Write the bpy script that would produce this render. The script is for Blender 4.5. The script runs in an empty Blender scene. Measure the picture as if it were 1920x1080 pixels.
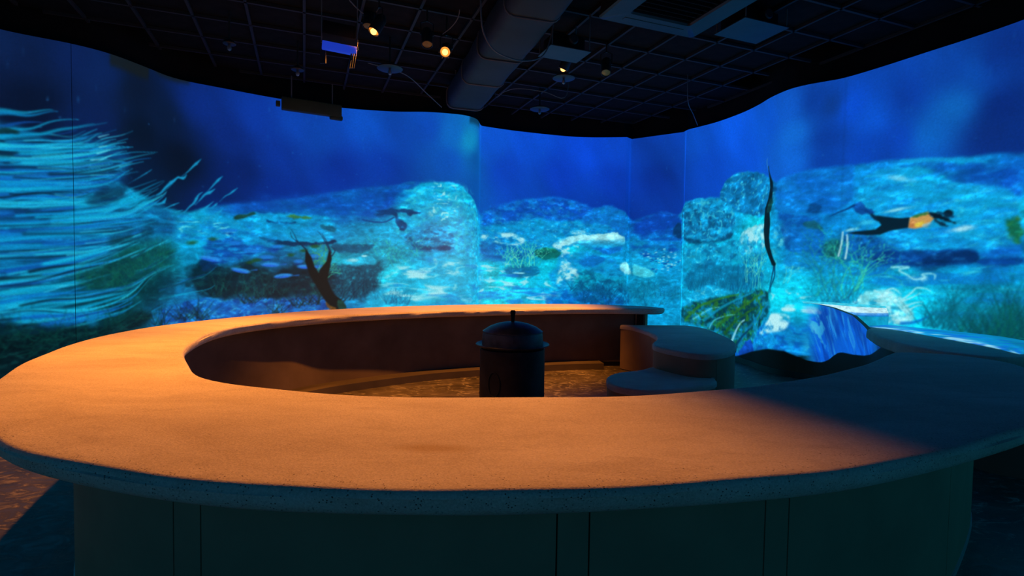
import bpy, bmesh, math, random
import numpy as np
from mathutils import Vector, Matrix

SC = bpy.context.scene
COL = SC.collection

# ------------------------------------------------------------------ camera, world, exposure
cam_d = bpy.data.cameras.new('camera')
cam_d.sensor_width = 36.0
cam_d.lens = 18.75
cam_d.clip_start = 0.05
cam_o = bpy.data.objects.new('camera', cam_d)
COL.objects.link(cam_o)
cam_o.location = (0, 0, 1.5)
PITCH = math.atan(0.040); ROLL = 0.0155
cam_o.rotation_euler = (Matrix.Rotation(math.pi/2 - PITCH, 3, 'X') @ Matrix.Rotation(ROLL, 3, 'Z')).to_euler()
SC.camera = cam_o

world = bpy.data.worlds.new('World'); SC.world = world
world.use_nodes = True
world.node_tree.nodes['Background'].inputs[0].default_value = (0.0, 0.0, 0.0, 1)
world.node_tree.nodes['Background'].inputs[1].default_value = 0.0
SC.view_settings.view_transform = 'Standard'
SC.view_settings.look = 'None'
SC.view_settings.exposure = 0.0
SC.view_settings.gamma = 1.0
SC.view_settings.use_curve_mapping = False

AMBER = (1.0, 0.325, 0.040)
# the warm stage lamps over the ring: (lamp head position, aim, watts, cone degrees, blend)
STAGE = {
    'left':  ((-1.50, 5.72, 3.95), (-2.75, 4.60, 0.9), 860, 64, 0.8),
    'near':  ((-0.80, 6.15, 3.92), (-0.75, 1.95, 0.9), 1450, 46, 0.8),
    'far':   ((0.59, 6.70, 3.95), (-0.72, 7.72, 0.9), 1080, 84, 0.6),
    'side':  ((-3.00, 3.75, 4.05), (-2.40, 3.80, 0.9), 500, 76, 0.9),
}

# ------------------------------------------------------------------ small helpers
def empty(name, loc=(0, 0, 0)):
    o = bpy.data.objects.new(name, None); COL.objects.link(o)
    o.location = loc; o.empty_display_size = 0.1
    return o

def tag(o, label=None, cat=None, group=None, kind=None):
    if label: o['label'] = label
    if cat: o['category'] = cat
    if group: o['group'] = group
    if kind: o['kind'] = kind
    return o

def link_mesh(name, me, mat, parent=None, smooth=False):
    o = bpy.data.objects.new(name, me); COL.objects.link(o)
    if mat is not None: me.materials.append(mat)
    if smooth:
        me.polygons.foreach_set('use_smooth', [True]*len(me.polygons))
    if parent is not None:
        o.parent = parent
        o.matrix_parent_inverse = Matrix.Translation(parent.location).inverted()
    return o

def pyd(name, verts, faces, mat, parent=None, smooth=False, sharp=None):
    me = bpy.data.meshes.new(name)
    me.from_pydata([tuple(v) for v in verts], [], faces)
    me.update()
    bm = bmesh.new(); bm.from_mesh(me)
    bmesh.ops.recalc_face_normals(bm, faces=bm.faces)
    bm.to_mesh(me); bm.free()
    o = link_mesh(name, me, mat, parent, smooth)
    if smooth and sharp is not None:
        me.set_sharp_from_angle(angle=math.radians(sharp))
    return o

def catmull(pts, n, closed=False):
    """n samples, evenly spaced along a centripetal-ish Catmull-Rom curve"""
    P = np.array(pts, float); m = len(P); out = []
    rng = range(m) if closed else range(m-1)
    for i in rng:
        if closed: p0, p1, p2, p3 = P[(i-1) % m], P[i], P[(i+1) % m], P[(i+2) % m]
        else: p0, p1, p2, p3 = P[max(i-1, 0)], P[i], P[i+1], P[min(i+2, m-1)]
        for t in np.linspace(0, 1, 24, endpoint=False):
            out.append(0.5*((2*p1)+(-p0+p2)*t+(2*p0-5*p1+4*p2-p3)*t*t+(-p0+3*p1-3*p2+p3)*t**3))
    out.append(P[0] if closed else P[-1])
    out = np.array(out)
    d = np.r_[0, np.cumsum(np.linalg.norm(np.diff(out, axis=0), axis=1))]
    q = np.linspace(0, d[-1], n, endpoint=not closed)
    return np.stack([np.interp(q, d, out[:, k]) for k in range(out.shape[1])], 1)

def normals2d(L, closed=True):
    """unit normals pointing to the right of travel"""
    if closed: t = np.roll(L, -1, 0) - np.roll(L, 1, 0)
    else: t = np.gradient(L, axis=0)
    t /= np.linalg.norm(t, axis=1)[:, None] + 1e-9
    return np.stack([t[:, 1], -t[:, 0]], 1)

def area2(L):
    x, y = L[:, 0], L[:, 1]
    return 0.5*np.sum(x*np.roll(y, -1)-y*np.roll(x, -1))

def ccw(L):
    return L if area2(L) > 0 else L[::-1].copy()

def slab(name, outline, z0, z1, rt, rb, mat, parent=None, wob=0.0, seed=0, slope=None, seg=5, bottom_inset=None, rim=None):
    """a plate of any outline with a rounded rim, its edge a little uneven"""
    L = ccw(np.array(outline)); N = normals2d(L)          # outward for ccw
    n = len(L); rs = np.random.RandomState(seed)
    rings = []
    prof = []
    if rb > 0:
        for a in np.linspace(0, math.pi/2, seg):
            prof.append((rb*(1-math.sin(a)), z0+rb*(1-math.cos(a))))
    else: prof.append((0, z0))
    if rt > 0:
        for a in np.linspace(0, math.pi/2, seg):
            prof.append((rt*(1-math.cos(a)), z1-rt+rt*math.sin(a)))
    else: prof.append((0, z1))
    npro = len(prof)
    for e in (rim or ()): prof.append((rt+e, z1))
    th = np.linspace(0, 2*math.pi, n, endpoint=False)
    def lump(k0):
        v = np.zeros(n)
        for k in range(4):
            f = rs.randint(k0, k0*5); v += np.sin(f*th+rs.rand()*6.28)/4
        return v
    w1, w2 = lump(6), lump(11)
    verts = []
    for i, (ins, z) in enumerate(prof):
        extra = 0
        if bottom_inset is not None: extra = bottom_inset*(1-(z-z0)/(z1-z0))
        R = L - N*(ins+extra - wob*(w1 if i < npro/2 else w2))[:, None] if wob else L - N*(ins+extra)
        for j in range(n):
            zz = z + (slope(R[j]) if slope is not None else 0)*((z-z0)/(z1-z0))
            verts.append((R[j, 0], R[j, 1], zz))
    faces = []
    for i in range(len(prof)-1):
        for j in range(n):
            a = i*n+j; b = i*n+(j+1) % n
            faces.append((a, b, b+n, a+n))
    me = bpy.data.meshes.new(name)
    m = (len(prof)-1)*n
    from mathutils.geometry import tessellate_polygon
    top = tessellate_polygon([[Vector(verts[m+j]) for j in range(n)]])
    bot = tessellate_polygon([[Vector(verts[j]) for j in range(n)]])
    faces += [tuple(m+k for k in t) for t in top] + [tuple(k for k in t) for t in bot]
    o = pyd(name, verts, faces, mat, parent, True, 42)
    if rim:
        val = [1.0]*npro+[1.0-(k+1)/len(rim) for k in range(len(rim))]
        a = o.data.attributes.new('rim', 'FLOAT', 'POINT'); a.data.foreach_set('value', [val[i] for i in range(len(prof)) for j in range(n)])
    return o

def sheet(name, curve, z0, z1, thick, mat, parent=None, closed=False):
    """an upright curved board: the curve is its outer face, thickness to the left of travel"""
    L = np.array(curve); N = normals2d(L, closed); I = L - N*thick; n = len(L)
    v = [(p[0], p[1], z0) for p in L]+[(p[0], p[1], z1) for p in L]+[(p[0], p[1], z0) for p in I]+[(p[0], p[1], z1) for p in I]
    f = []
    m = n if closed else n-1
    for j in range(m):
        k = (j+1) % n
        f += [(j, k, n+k, n+j), (2*n+j, 3*n+j, 3*n+k, 2*n+k), (n+j, n+k, 3*n+k, 3*n+j), (j, 2*n+j, 2*n+k, k)]
    if not closed:
        f += [(0, n, 3*n, 2*n), (n-1, 3*n-1, 4*n-1, 2*n-1)]
    return pyd(name, v, f, mat, parent, True, 40)

class MB:
    """collects simple solids into one mesh"""
    def __init__(s): s.v = []; s.f = []
    def add(s, v, f):
        o = len(s.v); s.v += [tuple(p) for p in v]; s.f += [tuple(i+o for i in q) for q in f]; return s
    def box(s, c, size, M=None, bev=0.0):
        bm = bmesh.new(); bmesh.ops.create_cube(bm, size=1)
        for p in bm.verts: p.co = Vector((p.co.x*size[0], p.co.y*size[1], p.co.z*size[2]))
        if bev: bmesh.ops.bevel(bm, geom=bm.edges[:], offset=bev, segments=2, affect='EDGES', profile=0.5)
        M4 = Matrix.Translation(Vector(c)) @ (M.to_4x4() if M is not None else Matrix())
        bm.transform(M4); bm.verts.index_update()
        s.add([p.co[:] for p in bm.verts], [[q.index for q in f.verts] for f in bm.faces]); bm.free(); return s
    def tube(s, pts, r, n=8, cap=True):
        P = [Vector(p) for p in pts]; rr = r if isinstance(r, (list, tuple)) else [r]*len(P)
        o = []; prev = None
        for i, p in enumerate(P):
            t = (P[min(i+1, len(P)-1)]-P[max(i-1, 0)]).normalized()
            if prev is None: a = t.orthogonal().normalized()
            else: a = (prev - t*prev.dot(t)).normalized()
            prev = a; b = t.cross(a)
            o += [p+(a*math.cos(k*2*math.pi/n)+b*math.sin(k*2*math.pi/n))*rr[i] for k in range(n)]
        f = []
        for i in range(len(P)-1):
            for k in range(n):
                a0 = i*n+k; b0 = i*n+(k+1) % n; f.append((a0, b0, b0+n, a0+n))
        if cap: f += [tuple(range(n)), tuple(range((len(P)-1)*n, len(P)*n))]
        return s.add(o, f)
    def lathe(s, prof, c=(0, 0, 0), n=48, M=None):
        o = []; f = []
        for (r, z) in prof:
            for k in range(n):
                a = 2*math.pi*k/n; p = Vector((r*math.cos(a), r*math.sin(a), z))
                if M is not None: p = M @ p
                o.append(p+Vector(c))
        for i in range(len(prof)-1):
            for k in range(n):
                a0 = i*n+k; b0 = i*n+(k+1) % n; f.append((a0, b0, b0+n, a0+n))
        f += [tuple(range(n))[::-1], tuple(range((len(prof)-1)*n, len(prof)*n))]
        return s.add(o, f)
    def build(s, name, mat, parent=None, smooth=True, sharp=35): return pyd(name, s.v, s.f, mat, parent, smooth, sharp)

# ------------------------------------------------------------------ materials
class NT:
    def __init__(s, name):
        s.m = bpy.data.materials.new(name); s.m.use_nodes = True
        s.t = s.m.node_tree; s.n = s.t.nodes; s.b = s.n['Principled BSDF']
    def node(s, typ, **kw):
        x = s.n.new(typ)
        for k, v in kw.items():
            if hasattr(x, k): setattr(x, k, v)
            else: x.inputs[k.replace('_', ' ')].default_value = v
        return x
    def link(s, a, b): s.t.links.new(a, b)
    def coord(s, scale=(1, 1, 1)):
        c = s.node('ShaderNodeTexCoord'); m = s.node('ShaderNodeMapping'); m.inputs['Scale'].default_value = scale
        s.link(c.outputs['Object'], m.inputs['Vector']); return m.outputs[0]
    def noise(s, co, scale, detail=4, rough=0.55, dist=0.0):
        x = s.node('ShaderNodeTexNoise'); x.inputs['Scale'].default_value = scale; x.inputs['Detail'].default_value = detail
        x.inputs['Roughness'].default_value = rough; x.inputs['Distortion'].default_value = dist
        s.link(co, x.inputs['Vector']); return x.outputs[0]
    def ramp(s, fac, stops):
        r = s.node('ShaderNodeValToRGB'); e = r.color_ramp.elements
        while len(e) < len(stops): e.new(0.5)
        for q, (p, c) in zip(e, stops): q.position = p; q.color = (*c, 1) if len(c) == 3 else c
        s.link(fac, r.inputs[0]); return r.outputs[0]
    def mix(s, fac, a, b, mode='MIX'):
        x = s.node('ShaderNodeMix', data_type='RGBA', blend_type=mode)
        for v, i in ((fac, 0), (a, 6), (b, 7)):
            if isinstance(v, (int, float)): x.inputs[i].default_value = v
            elif isinstance(v, tuple): x.inputs[i].default_value = (*v, 1)
            else: s.link(v, x.inputs[i])
        return x.outputs[2]
    def bump(s, h, strength, dist, prev=None):
        x = s.node('ShaderNodeBump'); x.inputs['Strength'].default_value = strength; x.inputs['Distance'].default_value = dist
        s.link(h, x.inputs['Height'])
        if prev is not None: s.link(prev, x.inputs['Normal'])
        return x.outputs[0]
    def base(s, c):
        if isinstance(c, tuple): s.b.inputs['Base Color'].default_value = (*c, 1)
        else: s.link(c, s.b.inputs['Base Color'])
    def set(s, **kw):
        for k, v in kw.items(): s.b.inputs[k.replace('_', ' ')].default_value = v

def simple(name, col, rough=0.6, metal=0.0, var=0.25, scale=9, bump=0.15, spec=0.4):
    t = NT(name); co = t.coord()
    n1 = t.noise(co, scale, 5)
    lo = tuple(c*(1-var) for c in col); hi = tuple(min(1, c*(1+var)) for c in col)
    t.base(t.ramp(n1, [(0.3, lo), (0.7, hi)]))
    t.set(Roughness=rough, Metallic=metal); t.b.inputs['Specular IOR Level'].default_value = spec
    if bump:
        t.link(t.bump(t.noise(co, scale*12, 3), bump, 0.004), t.b.inputs['Normal'])
    return t.m

def plaster(name='sand_plaster', rim=False):
    t = NT(name); co = t.coord(); st = t.coord((1.0, 2.0, 2.0))
    big = t.noise(st, 1.3, 5, 0.6, 0.5)
    mid = t.noise(st, 4.0, 6, 0.6, 0.6)
    fine = t.noise(co, 160, 3, 0.6)
    c = t.ramp(big, [(0.28, (0.468, 0.374, 0.292)), (0.5, (0.643, 0.550, 0.456)), (0.72, (0.772, 0.679, 0.585))])
    c = t.mix(t.ramp(mid, [(0.34, (0.6,)*3), (0.5, (0, 0, 0))]), c, (0.491, 0.398, 0.316))
    c = t.mix(0.35, c, t.mix(t.ramp(fine, [(0.35, (0, 0, 0)), (0.65, (1, 1, 1))]), (0.421, 0.351, 0.292), (0.866, 0.784, 0.702)))
    # pores: sparse small pits
    v = t.node('ShaderNodeTexVoronoi'); v.inputs['Scale'].default_value = 95; v.inputs['Randomness'].default_value = 1
    t.link(co, v.inputs['Vector'])
    pit = t.ramp(v.outputs['Distance'], [(0.16, (1, 1, 1)), (0.27, (0, 0, 0))])
    where = t.ramp(t.noise(co, 30.0, 4, 0.7), [(0.58, (0, 0, 0)), (0.66, (1, 1, 1))])
    if rim:                     # pits crowd towards the trowelled edge
        at_ = t.node('ShaderNodeAttribute'); at_.attribute_name = 'rim'
        ad = t.node('ShaderNodeMath', operation='ADD'); t.link(t.noise(co, 22.0, 4, 0.7), ad.inputs[0])
        ml = t.node('ShaderNodeMath', operation='MULTIPLY'); ml.inputs[1].default_value = 0.16; t.link(at_.outputs['Fac'], ml.inputs[0]); t.link(ml.outputs[0], ad.inputs[1])
        where = t.ramp(ad.outputs[0], [(0.60, (0, 0, 0)), (0.70, (1, 1, 1))])
        # one ochre stain on the near side
        vm = t.node('ShaderNodeMapping'); vm.inputs['Location'].default_value = (0.245*4.5, -1.70*14, 0); vm.inputs['Scale'].default_value = (4.5, 14, 0.0)
        t.link(co, vm.inputs['Vector']); ln = t.node('ShaderNodeVectorMath', operation='LENGTH'); t.link(vm.outputs[0], ln.inputs[0])
        c = t.mix(t.ramp(ln.outputs['Value'], [(0.25, (0.55,)*3), (0.75, (0, 0, 0))]), c, (0.40, 0.25, 0.09))
    pm = t.mix(1.0, pit, where, 'MULTIPLY')
    c = t.mix(pm, c, (0.10, 0.07, 0.05))
    t.base(c); t.set(Roughness=0.85); t.b.inputs['Specular IOR Level'].default_value = 0.2
    b1 = t.bump(big, 0.2, 0.03); b2 = t.bump(fine, 0.35, 0.006, b1); b3 = b2
    t.link(b3, t.b.inputs['Normal'])
    return t.m

def floor_mat():
    t = NT('stained_floor'); co = t.coord((1.0, 1.7, 1)); 
    big = t.noise(co, 0.9, 6, 0.62, 1.2)
    vein = t.noise(co, 4.5, 8, 0.7, 2.0)
    c = t.ramp(big, [(0.3, (0.030, 0.025, 0.020)), (0.52, (0.085, 0.068, 0.05)), (0.72, (0.16, 0.13, 0.10))])
    c = t.mix(t.ramp(vein, [(0.53, (0, 0, 0)), (0.66, (1, 1, 1))]), c, (0.34, 0.29, 0.23))
    t.base(c)
    rr = t.ramp(vein, [(0.35, (0.38,)*3), (0.7, (0.65,)*3)])
    t.link(rr, t.b.inputs['Roughness']); t.b.inputs['Specular IOR Level'].default_value = 0.28
    t.link(t.bump(vein, 0.12, 0.01), t.b.inputs['Normal'])
    return t.m

def film_mat(name, rough=0.6, gain=1.0, grain=0.3):
    """a projection surface: the moving picture it shows is its light"""
    t = NT(name)
    a = t.node('ShaderNodeAttribute'); a.attribute_name = 'film'
    uv = t.coord((1, 1, 1))
    n1 = t.noise(uv, 40, 3, 0.6, 0.4)
    m = t.ramp(n1, [(0.3, (1-grain*0.35,)*3), (0.7, (1+grain*0.35,)*3)])
    c = t.mix(1.0, a.outputs['Color'], m, 'MULTIPLY')
    t.base((0.016, 0.016, 0.018)); t.set(Roughness=rough)
    t.b.inputs['Specular IOR Level'].default_value = 0.15
    t.link(c, t.b.inputs['Emission Color']); t.set(Emission_Strength=gain)
    t.m.cycles.emission_sampling = 'NONE'
    return t.m

def glow(name, col, strength):
    t = NT(name); t.base((0.0, 0.0, 0.0)); t.set(Emission_Strength=strength, Roughness=0.4)
    t.b.inputs['Emission Color'].default_value = (*col, 1)
    return t.m

M = {}
M['plaster'] = plaster()
M['plaster_rim'] = plaster('sand_plaster_pitted_rim', True)
M['floor'] = floor_mat()
M['board'] = simple('painted_board', (0.36, 0.245, 0.15), 0.75, 0, 0.1, 3, 0.1, 0.25)
M['core'] = simple('dark_carcass', (0.03, 0.03, 0.028), 0.9, 0, 0.1, 3, 0)
M['inner'] = simple('clay_render', (0.17, 0.12, 0.085), 0.9, 0, 0.22, 2.2, 0.3, 0.15)
M['kick'] = simple('skirting', (0.085, 0.065, 0.05), 0.55, 0, 0.15, 4, 0.05)
M['trim'] = simple('pale_trim', (0.42, 0.42, 0.40), 0.35, 0.3, 0.1, 5, 0)
M['iron'] = simple('blackened_iron', (0.018, 0.019, 0.024), 0.5, 0.4, 0.5, 7, 0.35)
M['iron_lid'] = simple('worn_iron_lid', (0.055, 0.06, 0.075), 0.5, 0.5, 0.5, 9, 0.4)
M['black'] = simple('matt_black', (0.008, 0.008, 0.009), 0.9, 0, 0.2, 3, 0, 0.15)
M['tile'] = simple('black_ceiling_tile', (0.010, 0.0096, 0.010), 0.95, 0, 0.3, 7, 0.4, 0.1)
M['bar'] = simple('dark_grid_bar', (0.020, 0.019, 0.020), 0.7, 0, 0.1, 4, 0)
M['duct'] = simple('dark_duct_wrap', (0.017, 0.023, 0.026), 0.7, 0.0, 0.35, 2.5, 0.3)
M['casing'] = simple('dark_metal_casing', (0.030, 0.031, 0.034), 0.45, 0.3, 0.2, 5, 0.05)
M['pale_metal'] = simple('grey_metal', (0.30, 0.31, 0.33), 0.35, 0.7, 0.15, 6, 0.05)
M['cable'] = simple('grey_cable', (0.12, 0.13, 0.14), 0.5, 0, 0.1, 5, 0)
M['lens'] = simple('amber_lens', (0.24, 0.21, 0.10), 0.2, 0, 0.2, 9, 0)
M['lens_green'] = simple('green_lens', (0.20, 0.42, 0.22), 0.2, 0, 0.2, 9, 0)
M['blue_panel'] = simple('blue_painted_panel', (0.03, 0.10, 0.75), 0.45, 0.0, 0.1, 5, 0)
M['olive'] = simple('olive_shadow', (0.05, 0.07, 0.035), 0.7, 0, 0.15, 5, 0.05)  # dark tone of the projector shadow modelled on the left wall
M['film'] = film_mat('projected_film')
M['film_coarse'] = film_mat('projected_film_soft', grain=0.2)
M['bulb'] = glow('warm_bulb', (1.0, 0.40, 0.08), 4.5)
M['bulb_soft'] = glow('warm_reflector_glow', (1.0, 0.26, 0.03), 1.2)
M['bluebar'] = glow('blue_light_on_bar', (0.010, 0.035, 0.42), 1.0)  # emission paints in the projector light falling on the bracket bar

# ------------------------------------------------------------------ the room: floor, curved projection walls, dark ceiling
WALL_H = 4.06
WSEG = [
    [(-6.35, 4.9), (-6.08, 5.55), (-5.76, 6.06), (-5.27, 6.43), (-5.03, 6.72), (-4.9, 7.1), (-4.8, 7.48), (-4.64, 7.7), (-4.4, 7.89),
     (-3.68, 8.42), (-2.84, 8.85), (-2.06, 9.02), (-1.47, 9.02), (-1.02, 9.11), (-0.8, 9.22), (-0.66, 9.42), (-0.62, 9.75)],
    [(-0.60, 9.85), (0.0, 10.16), (0.95, 10.5), (1.5, 10.58), (2.2, 10.52)],
    [(2.2, 10.52), (2.33, 10.67)],
    [(2.33, 10.67), (2.75, 10.36), (3.16, 10.06)],
    [(3.16, 10.06), (3.19, 9.88), (3.31, 9.69), (3.52, 9.33), (3.70, 8.8), (3.77, 8.37), (3.79, 7.98), (3.87, 7.64), (4.01, 7.44),
     (4.18, 7.3), (4.35, 7.15), (4.55, 6.79), (4.79, 6.25), (4.93, 5.94), (5.08, 5.54), (5.25, 4.9), (5.35, 4.2)],
]
STEP = 0.0100
def wall_curve():
    pts = []; brk = [0]
    for sg in WSEG:
        P = np.array(sg); ln = np.sum(np.linalg.norm(np.diff(P, axis=0), axis=1))
        c = catmull(sg, max(4, int(ln/STEP)))
        if pts and np.linalg.norm(c[0]-pts[-1]) < 1e-6: c = c[1:]
        pts += list(c); brk.append(len(pts)-1)
    W = np.array(pts)
    S = np.r_[0, np.cumsum(np.linalg.norm(np.diff(W, axis=0), axis=1))]
    return W, S, brk
WC, WS, WBRK = wall_curve()
WZ = np.r_[np.arange(0, 0.05, 0.024), np.arange(0.05, 3.36, STEP), np.arange(3.36, WALL_H, 0.03), WALL_H]
WN = normals2d(WC, False)           # to the right of travel: into the room

# ------------------------------------------------------------------ the underwater film, painted in metres along the wall (s) and up it (z)
_rs = np.random.RandomState(11)
_TAB = _rs.rand(64, 64)
def vnoise(x, y):
    xi = np.floor(x).astype(int); yi = np.floor(y).astype(int); fx = x-xi; fy = y-yi
    fx = fx*fx*(3-2*fx); fy = fy*fy*(3-2*fy)
    a = _TAB[yi & 63, xi & 63]; b = _TAB[yi & 63, (xi+1) & 63]; c = _TAB[(yi+1) & 63, xi & 63]; d = _TAB[(yi+1) & 63, (xi+1) & 63]
    return (a*(1-fx)+b*fx)*(1-fy)+(c*(1-fx)+d*fx)*fy
def fbm(x, y, octv=4, g=0.55):
    v = 0; a = 1; t = 0
    for k in range(octv):
        v = v+a*vnoise(x*2**k+17.3*k, y*2**k+9.1*k); t += a; a *= g
    return v/t
def ridge(x, y, octv=3):
    v = 0; a = 1; t = 0
    for k in range(octv):
        v = v+a*(1-np.abs(2*vnoise(x*2**k+5.7*k, y*2**k+3.3*k)-1)); t += a; a *= 0.6
    return v/t
def sstep(a, b, x):
    t = np.clip((x-a)/(b-a), 0, 1); return t*t*(3-2*t)

class Film:
    def __init__(f, S, Z):
        f.S, f.Z = S, Z; f.I = np.zeros((len(Z), len(S), 3), np.float32)
    def win(f, s0, s1, z0, z1):
        a, b = np.searchsorted(f.S, [s0, s1]); c, d = np.searchsorted(f.Z, [z0, z1])
        if b-a < 1 or d-c < 1: return None
        return slice(c, d), slice(a, b), *np.meshgrid(f.S[a:b], f.Z[c:d])
    def put(f, w, m, col):
        r, c = w[0], w[1]; m = m[..., None]
        f.I[r, c] = f.I[r, c]*(1-m)+np.asarray(col, np.float32)*m
    def field(f, samples, sz=1.0, power=3.0):
        """smooth colour field through scattered colour notes"""
        P = np.array(samples, float); a = np.arange(0, len(f.S), 6); b = np.arange(0, len(f.Z), 4)
        a = np.unique(np.r_[a, len(f.S)-1]); b = np.unique(np.r_[b, len(f.Z)-1])
        X, Y = np.meshgrid(f.S[a], f.Z[b])
        num = np.zeros(X.shape+(3,)); den = np.zeros(X.shape)
        for p in P:
            w = 1/((X-p[0])**2+(sz*(Y-p[1]))**2+0.004)**(power/2)
            num += w[..., None]*p[2:5]; den += w
        C = num/den[..., None]
        C1 = np.empty((len(b), len(f.S), 3)); out = np.empty((len(f.Z), len(f.S), 3), np.float32)
        for k in range(3):
            for i in range(len(b)): C1[i, :, k] = np.interp(f.S, f.S[a], C[i, :, k])
            for j in range(len(f.S)): out[:, j, k] = np.interp(f.Z, f.Z[b], C1[:, j, k])
        return out
    def dist(f, pts, X, Y, closed=True):
        P = np.array(pts); D = np.full(X.shape, 1e9); ins = np.zeros(X.shape, bool); T = np.zeros(X.shape)
        n = len(P); L = 0
        for i in range(n if closed else n-1):
            a, b = P[i], P[(i+1) % n]; d = b-a; q = d@d+1e-12
            t = np.clip(((X-a[0])*d[0]+(Y-a[1])*d[1])/q, 0, 1)
            e = (X-a[0]-t*d[0])**2+(Y-a[1]-t*d[1])**2
            k = e < D; D = np.where(k, e, D)
            T = np.where(k, L+t*math.sqrt(q), T); L += math.sqrt(q)
            if closed:
                c = ((a[1] > Y) != (b[1] > Y))
                with np.errstate(divide='ignore', invalid='ignore'):
                    ins ^= c & (X < (b[0]-a[0])*(Y-a[1])/(b[1]-a[1]+1e-12)+a[0])
        D = np.sqrt(D)
        return (np.where(ins, -D, D) if closed else D), T/max(L, 1e-9)
    def poly(f, pts, col, alpha=1.0, soft=0.03, rough=0.0, rs=6.0, tex=None, top=None, smooth=True, plain=False):
        """tex = (scale_s, scale_z, colour, low, high, 'fbm'|'ridge'); top = (colour, share of height)"""
        if smooth: pts = catmull(pts, max(24, len(pts)*4), True)
        P = np.array(pts); m = soft*2+rough*2
        w = f.win(P[:, 0].min()-m, P[:, 0].max()+m, P[:, 1].min()-m, P[:, 1].max()+m)
        if w is None: return
        X, Y = w[2], w[3]
        d, _ = f.dist(P, X, Y)
        if rough: d = d+rough*2*(fbm(X*rs, Y*rs, 3)-0.5)
        if smooth and not plain: d = d+0.075*(fbm(X*9+2.2, Y*14+5.1, 5, 0.7)-0.5)
        mk = alpha*sstep(soft, -soft, d)
        C = np.broadcast_to(np.asarray(col, np.float32), X.shape+(3,))
        if top is not None:
            h = (Y-P[:, 1].min())/(np.ptp(P[:, 1])+1e-6); t = sstep(1-top[1], 1.0, h)[..., None]
            C = C*(1-t)+np.asarray(top[0], np.float32)*t
        for tx in (tex or []):
            fn = ridge if tx[5] == 'ridge' else fbm
            wx = 0.5*fbm(X*tx[0]*1.3+7, Y*tx[1]*1.3, 2); wd = 0.07 if tx[5] == 'fbm' else 0.05
            n = 0.9*sstep(tx[3]-wd, tx[4]+wd, fn(X*tx[0]+3.1+wx, Y*tx[1]+1.7+wx, 5 if tx[5] == 'fbm' else 3))[..., None]
            C = C*(1-n)+np.asarray(tx[2], np.float32)*n
        if smooth and not plain:
            g = fbm(X*7+1.3, Y*15+2.9, 5, 0.68); C = C*(0.62+0.76*g)[..., None]
            hl = 0.55*sstep(0.60, 0.74, g)[..., None]; C = C*(1-hl)+(C*1.1+np.array([10, 46, 40], np.float32))*hl
        f.put(w, mk, C)
    def blob(f, c, rs, rz, col, alpha=1.0, ang=0.0, hard=0.0, noise=0.12, ns=8.0):
        m = max(rs, rz)*1.3
        w = f.win(c[0]-m, c[0]+m, c[1]-m, c[1]+m)
        if w is None: return
        X, Y = w[2]-c[0], w[3]-c[1]; ca, sa = math.cos(ang), math.sin(ang)
        r = np.sqrt(((X*ca+Y*sa)/rs)**2+((-X*sa+Y*ca)/rz)**2)
        if noise: r = r+noise*(fbm(w[2]*ns, w[3]*ns*1.5, 4)-0.5)*2
        f.put(w, alpha*sstep(1.0, hard, r), col)
    def stroke(f, pts, w0, w1, col, alpha=1.0, soft=0.5, smooth=True, col2=None, fade=0.0):
        if smooth and len(pts) > 2: pts = catmull(pts, len(pts)*4)
        P = np.array(pts); m = max(w0, w1)*1.2+0.01
        w = f.win(P[:, 0].min()-m, P[:, 0].max()+m, P[:, 1].min()-m, P[:, 1].max()+m)
        if w is None: return
        d, t = f.dist(P, w[2], w[3], False)
        ww = np.maximum(w0*(1-t)+w1*t, 0.0045)
        mk = alpha*sstep(ww, ww*soft*0.6, d)
        if fade: mk = mk*(1-fade*t)
        c = np.asarray(col, np.float32)
        if col2 is not None: c = c*(1-t[..., None])+np.asarray(col2, np.float32)*t[..., None]
        f.put(w, mk, c)
    def wash(f, pts, fn, alpha=1.0, soft=0.08):
        """recolour a soft-edged area through fn(X, Y, old) -> (mask, colour)"""
        P = np.array(catmull(pts, len(pts)*4, True)); m = soft*2
        w = f.win(P[:, 0].min()-m, P[:, 0].max()+m, P[:, 1].min()-m, P[:, 1].max()+m)
        if w is None: return
        d, _ = f.dist(P, w[2], w[3]); mk, col = fn(w[2], w[3], f.I[w[0], w[1]])
        f.put(w, alpha*sstep(soft, -soft, d)*mk, col)
    def caustic(f, pts, col, ss, sz, lo=0.78, hi=0.95, alpha=0.8, soft=0.08, off=0.0):
        f.wash(pts, lambda X, Y, o: (sstep(lo, hi, ridge(X*ss+off+0.25*fbm(X*3, Y*3, 2), Y*sz+off+0.6*fbm(X*2, Y*5, 2), 2)), col), alpha, soft)
    def mottle(f, pts, col, ss, sz, lo=0.45, hi=0.65, alpha=0.7, soft=0.08, off=0.0, shear=0.0):
        f.wash(pts, lambda X, Y, o: (sstep(lo-0.05, hi+0.07, fbm((X+shear*Y)*ss+off+0.5*fbm(X*ss*1.5, Y*sz*1.5, 2), Y*sz+off, 5, 0.62)), col), alpha, soft)
    def tuft(f, c, n, length, spread, cols, lean=0.0, w=0.008, alpha=0.7, base=0.1, rs=None, curl=0.3):
        for i in range(n):
            a = lean+rs.uniform(-spread, spread); l = length*rs.uniform(0.5, 1.0); x0 = c[0]+rs.uniform(-base, base); z0 = c[1]+rs.uniform(-0.02, 0.03)
            k = rs.uniform(-curl, curl)
            p = [(x0+l*q*math.sin(a+k*q), z0+l*q*math.cos(a+k*q)) for q in (0, 0.35, 0.7, 1)]
            f.stroke(p, w, w*0.5, cols[rs.randint(len(cols))], alpha, fade=0.4)
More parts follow.
